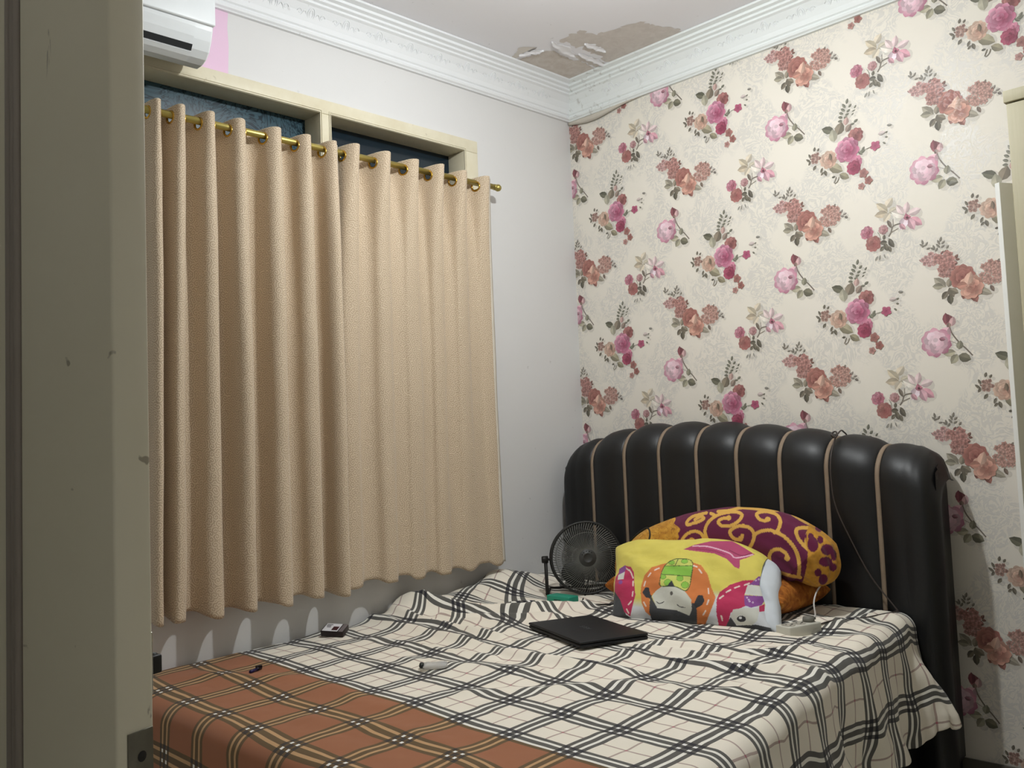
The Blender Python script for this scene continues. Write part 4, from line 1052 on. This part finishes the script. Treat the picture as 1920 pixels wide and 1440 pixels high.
def paint_pillow(Pw):
    X_, Y_ = planar(Pw, PC, *print_axes(.195, -.224), 1720.3/3.33*5.3333, PILLOW_ORIGIN)
    C = np.tile(Yq, (len(Pw), 1))
    wb = np.clip((Y_-(560+.04*X_)-60*np.sin(X_/230))/90, 0, 1)[:, None]
    C = C*(1-wb)+np.array((226, 229, 234.))*wb
    def fill(p, c): C[in_poly(X_, Y_, p)] = c
    def line(p, c, w): C[dist_line(X_, Y_, spline(p, 4)) < w] = c
    def oval(x, y, a, b, c): C[((X_-x)/a)**2+((Y_-y)/b)**2 < 1] = c
    def dashes(L):
        for x, y, a in L:
            a = math.radians(a); line([(x-22*math.cos(a), y+22*math.sin(a)), (x+22*math.cos(a), y-22*math.sin(a))], (246, 226, 214), 7)
    fill([(60,560),(130,650),(200,800),(300,860),(140,900),(40,800)], DRK)
    fill([(60,420),(120,330),(170,298),(230,312),(265,370),(275,480),(292,600),(268,700),(242,815),(180,770),(130,650),(60,560)], RED)
    dashes([(190,335,-35),(226,362,-55),(250,408,-65),(262,485,-85),(262,590,85),(236,680,50),(215,762,-60)])
    fill([(95,330),(165,290),(175,330),(150,380),(95,400)], PUR); fill([(90,395),(165,360),(155,440),(90,445)], WHT); oval(125, 470, 22, 22, PUR)
    fill([(345,580),(350,500),(380,400),(450,320),(560,288),(700,262),(860,275),(950,308),(1010,400),(1040,520),(1082,620),(1052,700),(1012,800),(972,915),(905,915),(850,750),(700,600),(480,580),(440,640),(455,810),(400,765),(360,680)], ORA)
    dashes([(505,340,25),(430,398,55),(385,487,75),(393,690,-60),(885,315,-20),(940,367,-55),(1015,560,-85),(1008,665,70),(976,765,60)])
    fill([(445,590),(480,660),(520,725),(700,735),(830,790),(860,670),(890,685),(905,740),(908,950),(700,960),(470,880),(440,760)], DRK)
    fill([(362,575),(396,520),(428,528),(446,590),(462,610),(440,632),(400,622)], (58, 58, 62)); fill([(895,640),(915,600),(958,598),(977,650),(955,690),(900,722),(872,690)], (58, 58, 62))
    fill([(463,612),(500,560),(560,518),(680,512),(780,550),(850,640),(857,740),(832,795),(700,742),(520,727)], (222, 222, 210))
    oval(659, 582, 15, 19, (104, 100, 96)); line([(512,665),(530,680),(560,678),(582,664)], (70, 70, 70), 4); line([(715,690),(745,712),(790,718)], (70, 70, 70), 4)
    hat = [(543,440),(560,360),(600,290),(680,243),(760,237),(840,252),(867,300),(852,420),(832,520),(790,557),(690,515),(548,510)]
    fill(hat, LIM); fill([(556,392),(588,308),(866,312),(850,418)], GRN)
    for x, y, a, b in ((655,275,30,20),(785,265,32,20),(572,420,26,22),(620,476,34,30),(740,435,32,26),(790,500,34,30)): oval(x, y, a+4, b+4, (110, 140, 60)); oval(x, y, a, b, GRN)
    line(hat+[hat[0]], (86, 100, 56), 4); line([(690,305),(722,240)], (86, 100, 56), 3.5); line([(556,392),(850,418)], (86, 110, 56), 3.5); line([(588,308),(866,312)], (86, 110, 56), 3.5)
    fill([(612,512),(660,453),(692,520)], (58, 60, 66))
    fill([(1090,640),(1120,570),(1220,500),(1340,460),(1440,455),(1400,520),(1345,600),(1352,695),(1215,762),(1192,862),(1165,960),(1110,890),(1085,760)], RED)
    dashes([(1135,617,35),(1200,560,28),(1283,522,18),(1375,495,20),(1135,812,-75)])
    fill([(1425,475),(1490,420),(1600,440),(1600,520),(1395,500)], PUR); fill([(1345,598),(1560,610),(1500,690),(1400,712),(1342,690)], PUR); fill([(1382,498),(1580,525),(1560,612),(1350,592)], WHT)
    for x, y in ((1460,460),(1490,450),(1520,488),(1370,620),(1390,655),(1420,665),(1385,640),(1545,470)): oval(x, y, 9, 8, (236, 216, 238)); oval(x, y, 4, 4, PUR)
    fill([(1180,870),(1215,800),(1270,878),(1440,865),(1600,900),(1600,1040),(1250,1040),(1165,965)], DRK)
    fill([(1213,790),(1240,730),(1340,713),(1480,718),(1452,830),(1405,872),(1270,872)], (222, 222, 212))
    oval(1312, 815, 40, 28, (60, 60, 64)); oval(1303, 806, 13, 11, (245, 245, 245)); fill([(1475,700),(1530,680),(1525,745),(1475,750)], RED)
    fill([(770,140),(880,95),(1050,60),(1260,60),(1335,108),(1470,205),(1390,237),(1322,262),(1312,347),(1270,332),(1200,250),(1080,190),(940,168)], MAG)
    line([(870,108),(990,112),(1100,140),(1230,192),(1285,238),(1450,205)], (240, 190, 210), 7); line([(1230,160),(1340,215),(1440,190)], (150, 52, 90), 5); line([(900,140),(1060,160),(1180,205)], (158, 58, 96), 5)
    return C
PILLOW_ORIGIN = (850, 510)
Pw = np.concatenate([Pf.reshape(-1, 3), Pb.reshape(-1, 3)])
C = paint_pillow(Pw)
V = MB(); nu, nvv = Pf.shape[:2]
# open end at the right: leave out the last strip of the case, slanting inwards
uu = F_[..., 0]/.325; vv = F_[..., 1]/.1925
lim = .93-.07*np.clip(1-np.abs(vv+.1), 0, 1)+.10*np.clip(vv, 0, 1)**2
over = uu > lim
V.v = (Pw-off).tolist(); m = nu*nvv
last = np.argmax(over, axis=0); last[~over.any(0)] = nu-1       # first row past the open end, per column
for j in range(nvv):
    L = int(last[j])
    if L >= nu-1: continue
    w_ = (lim[L, j]-uu[L-1, j])/max(1e-6, uu[L, j]-uu[L-1, j])
    for base_i, S_ in ((0, Pf), (m, Pb)):
        q_ = S_[L-1, j]*(1-w_)+S_[L, j]*w_-off
        for i in range(L, nu): V.v[base_i+i*nvv+j] = tuple(q_)
for i in range(nu-1):
    for j in range(nvv-1):
        if not (over[i, j] and over[i, j+1]):
            V.f.append((i*nvv+j, (i+1)*nvv+j, (i+1)*nvv+j+1, i*nvv+j+1)); V.f.append((m+i*nvv+j, m+i*nvv+j+1, m+(i+1)*nvv+j+1, m+(i+1)*nvv+j)); V.sm += [True, True]
me = V.mesh('pillowcase'); set_cols(me, nlin(C))
link('pillowcase', me, pil, printed_cloth('cartoon_cotton'))
F2, B2 = cushion(.63, .34, .145, 60, 44, 3.0, 15, .012)
F2, B2 = soft(F2)+np.array((.036, -.008, -.006)), soft(B2)+np.array((.036, -.008, -.006))
V = MB(); V.grid(pose(F2)-off); V.grid(pose(B2)-off, flip=True)
V.build('filling', plain('white_pillow_filling', (214, 220, 226), .9, 0, .05, 8, .3, 30), pil)

# ------------------------------------------------------------------ fan
mat_fan = plain('fan_black_enamel', (44, 44, 43), .42)
mat_fan_dust = plain('fan_dusty_plastic', (112, 112, 107), .6, 0, .25, 30)
FC = Vector((.436, -.512, .786))
axis = (CAM-FC).normalized()*1.0+rt*.16-up*.02; axis.normalize()
fx = Vector((0, 0, 1)).cross(axis).normalized(); fy = axis.cross(fx)
FMx = Matrix(((fx.x, fy.x, axis.x, 0), (fx.y, fy.y, axis.y, 0), (fx.z, fy.z, axis.z, 0), (0, 0, 0, 1)))
fz = float(sheet_z(np.array([.43]), np.array([-.55]))[0])
fan = thing('fan', (FC.x, FC.y, fz), 'dark round floor fan with wire grille standing on the bed by the headboard', 'fan')
TM = Matrix.Translation((0, 0, FC.z-fz)) @ FMx
def tp(pts): return [TM @ Vector(p) for p in pts]
FR = .148
V = MB()
V.tube(tp([(FR*math.cos(a), FR*math.sin(a), .0) for a in np.linspace(0, 2*math.pi, 49)[:-1]]), .0052, 8, True)
V.tube(tp([(FR*.995*math.cos(a), FR*.995*math.sin(a), -.055) for a in np.linspace(0, 2*math.pi, 49)[:-1]]), .004, 8, True)
V.build('rim', mat_fan, fan)
V = MB()
for k in range(84):                                    # slightly swirled front wires
    a = 2*math.pi*k/84; pts = []
    for q_ in np.linspace(0, 1, 7):
        r_ = .036+(FR-.036)*q_; aa = a+.32*(1-q_)
        pts.append((r_*math.cos(aa), r_*math.sin(aa), .030*(1-q_**2.2)))
    V.tube(tp(pts), .0015, 4, cap=False)
for r_, z_ in ((.105, .0165),): V.tube(tp([(r_*math.cos(a), r_*math.sin(a), z_) for a in np.linspace(0, 2*math.pi, 41)[:-1]]), .0014, 5, True)
V.build('front_grille', mat_fan_dust, fan)
V = MB()
for k in range(72):
    a = 2*math.pi*k/72; pts = [(FR*.995*math.cos(a), FR*.995*math.sin(a), -.003), (FR*.99*math.cos(a), FR*.99*math.sin(a), -.055), (.12*math.cos(a+.05), .12*math.sin(a+.05), -.085), (.045*math.cos(a+.1), .045*math.sin(a+.1), -.098)]
    V.tube(tp(pts), .00095, 4, cap=False)
V.tube(tp([(.12*math.cos(a), .12*math.sin(a), -.086) for a in np.linspace(0, 2*math.pi, 41)[:-1]]), .0014, 5, True)
V.build('rear_grille', mat_fan_dust, fan)
cap_ = MB().lathe([(.0001, .035), (.017, .035), (.019, .0375), (.021, .035), (.033, .033), (.0375, .030), (.0385, .024), (.030, .02), (.0001, .02)], 32, TM).build('centre_cap', plain('fan_cap', (66, 66, 64), .45), fan)
V = MB()
for a in (0.9, 1.3, 1.75, 2.2, 2.6): V.lathe([(.0001, .0345), (.0022, .0345), (.0024, .033)], 8, TM @ Matrix.Translation((.027*math.cos(a), .027*math.sin(a), 0)))
V.build('cap_holes', plain('hole_black', (10, 10, 10), .7), cap_)
MB().lathe([(.0001, -.005), (.024, -.005), (.028, -.02), (.026, -.03), (.0001, -.03)], 24, TM).build('hub', mat_fan, fan)
MB().lathe([(.0001, -.06), (.040, -.06), (.046, -.075), (.046, -.125), (.035, -.14), (.0001, -.142)], 28, TM).build('motor', mat_fan, fan)
for k in range(3):
    a0 = math.radians(95+120*k); nu_, nv2 = 12, 10; Pb_ = np.zeros((nu_, nv2, 3))
    for i, q_ in enumerate(np.linspace(0, 1, nu_)):
        r_ = .022+.108*q_; w_ = math.radians(34+34*math.sin(q_*2.6))
        for j, e in enumerate(np.linspace(-.5, .5, nv2)):
            a = a0+w_*e+.35*q_; Pb_[i, j] = TM @ Vector((r_*math.cos(a)*(1-.06*(2*e)**4*q_), r_*math.sin(a)*(1-.06*(2*e)**4*q_), -.018+.030*e))
    ob = MB().grid(Pb_).build('blade', plain('fan_blade', (40, 41, 42), .4), fan); ob.modifiers.new('s', 'SOLIDIFY').thickness = .002
# bent steel tube stand
piv = fx*1.0; dn = Vector((0, 0, 1)); bk = Vector((axis.x, axis.y, 0)).normalized()
def lw(v): return Vector(v)
hl = FC.z-fz
sides = []
for s_ in (-1, 1):
    p0 = fx*(s_*(FR+.022))-axis*.03+Vector((0, 0, hl))
    foot = Vector((p0.x, p0.y, .010))+bk*.012
    rear = foot-bk*.14+fx*(-s_*.03)
    sides.append((p0, foot, rear))
V = MB()
V.tube([sides[0][0], sides[0][1]+Vector((0, 0, .02)), sides[0][1], sides[0][2], sides[1][2], sides[1][1], sides[1][1]+Vector((0, 0, .02)), sides[1][0]], .0075, 10)
V.build('stand', mat_black, fan)
for (p0, _, _), s_ in zip(sides, (-1, 1)):
    Mk = Matrix.Translation(p0) @ fx.to_track_quat('Z', 'Y').to_matrix().to_4x4()
    MB().lathe([(.0001, -.016), (.013, -.016), (.015, -.012), (.015, .010), (.0001, .012)] if s_ < 0 else [(.0001, -.010), (.015, -.010), (.015, .012), (.013, .016), (.0001, .016)], 16, Mk).build('knob', mat_black, fan)
    MB().tube([p0, p0-fx*(s_*.028)], .005, 8).build('pivot', mat_black, fan)
def cz(x, y, h=.004): return float(sheet_z(np.array([x]), np.array([y]))[0])+h
org_ = Vector((FC.x, FC.y, fz))
V = MB()
pa = [(.40, -.46, .70)]+[(x, y, cz(x, y, .006)) for x, y in ((.43, -.52), (.50, -.62), (.58, -.665), (.66, -.65), (.70, -.60))]+[(.70, -.585, .68)]
V.tube([Vector(p)-org_ for p in spline(pa, 6)], .0034, 8)
pb_ = [(.70, -.585, .68), (.655, -.575, .78), (.685, -.56, .845), (.735, -.555, .895), (.78, -.54, .925), (.805, -.555, .90), (.80, -.575, .85), (.785, -.58, .80)]
V.tube([Vector(p)-org_ for p in spline(pb_, 6)], .0034, 8)
V.build('power_cord', mat_black, fan)

# ------------------------------------------------------------------ things lying on the bed
# laptop
a_lap = math.atan2(-.149, .392)
lz = max(cz(.78, -1.0, 0), cz(1.06, -1.14, 0), cz(.91, -1.08, 0), cz(.75, -1.1, 0), cz(1.07, -1.04, 0))-.002
lap = thing('laptop', (.912, -1.075, lz), 'closed black laptop lying on the plaid sheet', 'laptop', a_lap)
mat_lap = plain('laptop_plastic', (24, 25, 28), .5, 0, .1, 200)
MB().box((-.195, -.125, .003), (.195, .125, .0145), .005).build('base', mat_lap, lap)
ld = MB().box((-.195, -.125, .0155), (.195, .125, .0235), .0035).build('lid', mat_lap, lap)
MB().tube([(-.14, .124, .0150), (.14, .124, .0150)], .0045, 10).build('hinge', mat_lap, lap)
for x, y in ((-.17, -.1), (.17, -.1), (-.17, .1), (.17, .1)): MB().box((x-.012, y-.006, 0), (x+.012, y+.006, .004), .001).build('rubber_foot', mat_black, lap)
fc = bpy.data.curves.new('logo', 'FONT'); fc.body = 'ASUS'; fc.size = .026; fc.align_x = 'CENTER'; fc.align_y = 'CENTER'; fc.extrude = .0002
tmp = bpy.data.objects.new('logo_tmp', fc); COL.objects.link(tmp); bpy.context.view_layer.update()
me = bpy.data.meshes.new_from_object(tmp.evaluated_get(bpy.context.evaluated_depsgraph_get())); bpy.data.objects.remove(tmp)
lo = link('logo', me, ld, plain('logo_grey', (74, 76, 80), .35)); lo.location = (0, 0, .0236); lo['label'] = 'faint grey lettering on the lid'
lo.rotation_euler = (0, 0, math.pi)

# power strip
sz = cz(1.49, -.68, .0)
strip = thing('power_strip', (1.478, -.672, sz), 'white three-socket power strip on the sheet beside the cartoon pillow', 'power strip', math.atan2(.133, .036)-math.pi/2)
mat_strip = plain('strip_white_plastic', (206, 204, 192), .45, 0, .04)
MB().box((-.031, -.072, 0), (.031, .072, .036), .004).build('body', mat_strip, strip)
for k in range(3):
    so = MB().lathe([(.0225, .0362), (.0225, .0372), (.0200, .0372), (.0195, .0364), (.0001, .0364)], 24, Matrix.Translation((0, -.046+.046*k, 0))).build('socket', plain('socket_recess', (176, 172, 160), .5), strip)
    V = MB()
    for s_ in (-1, 1): V.lathe([(.0001, .0370), (.0032, .0370), (.0032, .0362)], 8, Matrix.Translation((.0095*s_, -.046+.046*k, 0)))
    V.box((-.0025, -.046+.046*k+.012, .0364), (.0025, -.046+.046*k+.019, .0376)); V.build('pin_hole', mat_black, so)
plug = tag(MB().lathe([(.0001, 0), (.019, 0), (.0195, .006), (.0175, .014), (.0001, .016)], 20).box((-.005, .010, .002), (.005, .030, .011), .002).build('plug', plain('plug_grey', (120, 118, 110), .5)), 'grey round plug pushed into the far socket of the power strip', 'plug')
plug.matrix_world = Matrix.Translation((1.478, -.672, sz)) @ Matrix.Rotation(strip.rotation_euler.z, 4, 'Z') @ Matrix.Translation((0, .046, .0375))

# extension cable knotted over the headboard and running down to the sheet
V = MB()
pa = [(1.494, -.600, sz+.016), (1.53, -.545, cz(1.53, -.545)), (1.56, -.47, cz(1.56, -.47)), (1.61, -.36, cz(1.61, -.36)), (1.635, -.285, cz(1.635, -.285, .006)), (1.630, -.281, .66), (1.548, -.276, .76), (1.483, -.276, .885), (1.435, -.276, 1.0), (1.424, -.276, 1.09), (1.420, -.263, 1.17), (1.414, -.215, 1.236), (1.409, -.165, 1.267), (1.405, -.12, 1.272), (1.40, -.06, 1.22), (1.40, -.022, 1.0)]
V.tube(spline(pa, 6), .0028, 8)
V.tube([Vector((1.411+.010*math.cos(a), -.205+.012*math.sin(a), 1.256+.006*math.sin(2*a))) for a in np.linspace(0, 2*math.pi, 17)[:-1]], .003, 7, True)
V.tube([Vector((1.404+.008*math.cos(a), -.19+.008*math.sin(a*1.3), 1.262+.010*math.sin(a))) for a in np.linspace(0, 2*math.pi, 17)[:-1]], .003, 7, True)
tag(V.build('extension_cable', plain('cable_brown_grey', (70, 62, 58), .4)), 'thin brown cable knotted over the headboard and trailing to the power strip', 'cable')

# teal box under the fan
tz = cz(.44, -.66, 0)
tb = thing('plastic_box', (.437, -.672, tz), 'small teal plastic box on the sheet in front of the fan', 'box', -.02)
MB().box((-.062, -.030, 0), (.062, .030, .030), .004).build('body', plain('teal_plastic', (46, 148, 122), .5), tb)
MB().box((-.02, -.0308, .008), (.018, -.0295, .016), .0004).build('slot', plain('teal_dark', (24, 70, 62), .5), tb)

# cigarette packet
pz = cz(.125, -1.555, .002)
pk = thing('cigarette_packet', (.125, -1.555, pz+.006), 'dark cigarette packet with white label near the window-side edge of the bed', 'packet', .35)
pk.rotation_euler = (.30, .04, .55)
MB().box((-.043, -.028, 0), (.043, .028, .022), .002).build('box', plain('packet_black', (36, 26, 28), .35), pk)
MB().box((-.038, -.0265, .0218), (.022, .0265, .0226)).build('label', plain('packet_white', (226, 224, 226), .4), pk)
MB().box((-.004, -.020, .0226), (.018, .006, .0231)).build('picture', plain('packet_maroon', (70, 36, 40), .4), pk)
V = MB()
for y_, x0_, x1_ in ((.018, -.034, -.012), (.010, -.034, -.016), (.001, -.03, -.014)): V.box((x0_, y_-.002, .0226), (x1_, y_+.002, .0230))
V.build('print', plain('packet_print', (80, 74, 74), .5), pk)
MB().box((.026, -.0272, .0216), (.0425, .0272, .0228), .0004).build('lid', plain('packet_grey', (120, 112, 112), .4), pk)

# pen
p0 = Vector((.345, -2.012, cz(.345, -2.012, .006))); p1 = Vector((.305, -1.955, cz(.305, -1.955, .006)))
pen = thing('pen', (p0+p1)/2, 'short dark blue pen lying on the brown part of the sheet', 'pen')
c_ = (p0+p1)/2; d_ = (p1-p0)
MB().tube([p0-c_, p0-c_+d_*.62], .0052, 10).build('barrel', plain('pen_blue', (34, 26, 74), .3), pen)
MB().tube([p0-c_+d_*.60, p1-c_], .0060, 10).box((p1-c_)-Vector((.001, .001, -.004)), (p0-c_+d_*.68)+Vector((.001, .001, .009))).build('cap', plain('pen_cap', (16, 14, 26), .3), pen)

# clear plastic pouch with dark beads
bz = cz(.795, -1.655, .0)
bag = thing('plastic_pouch', (.795, -1.655, bz), 'tiny clear plastic pouch with dark beads lying mid-bed', 'pouch', .85)
F_, B_ = cushion(.075, .045, .018, 24, 18, 4, 5, .004)
t = NT('clear_plastic'); t.set(lin4((236, 236, 234)), .12, 0); t.b.inputs['Transmission Weight'].default_value = .6; t.b.inputs['IOR'].default_value = 1.2
MB().grid(F_+np.array((.012, 0, .010))).grid(B_+np.array((.012, 0, .010)), flip=True).build('bag', t.mat, bag)
V = MB()
for x_, y_ in ((-.030, -.009), (-.030, .009)): V.lathe([(.0001, -.007), (.005, -.006), (.008, 0), (.005, .006), (.0001, .007)], 14, Matrix.Translation((x_, y_, .012)))
V.build('beads', plain('bead_black', (40, 44, 42), .3), bag)

# ------------------------------------------------------------------ wardrobe at the right edge and the white board behind it
t = NT('wardrobe_laminate'); co = t.coord()
g = t.noise(t.scaled(co, (26, 26, 1.2)), 5, 5, .6)
mat_ward = t.set(t.mix(g, lin4((176, 168, 138)), lin4((196, 188, 160))), .45)
war = thing('wardrobe', (2.62, -.28, 0), 'tall greenish beige wardrobe at the right edge of the picture', 'wardrobe')
MB().box((-.449, -.25, 0), (.449, .262, 2.21), .002).build('body', mat_ward, war)
MB().box((-.453, -.275, 2.21), (.453, .264, 2.245), .002).build('top_board', mat_ward, war)
for s_ in (-1, 1):
    d_ = MB().box((s_*.447, -.270, .08), (s_*.0015, -.2505, 2.206), .002).build('door', mat_ward, war)
    MB().box((s_*.03, -.285, 1.0), (s_*.042, -.270, 1.14), .003).build('handle', mat_chrome, d_)
brd = tag(MB().box((-.009, 0, 0), (.009, .262, 2.05), .0015).build('board', plain('white_melamine', (226, 226, 222), .4, 0, .02)), 'tall white board standing upright between wardrobe and wallpaper', 'board')
brd.location = (2.048, -.272, 0); brd.rotation_euler = (0, 0, -math.atan2(.43, .90))
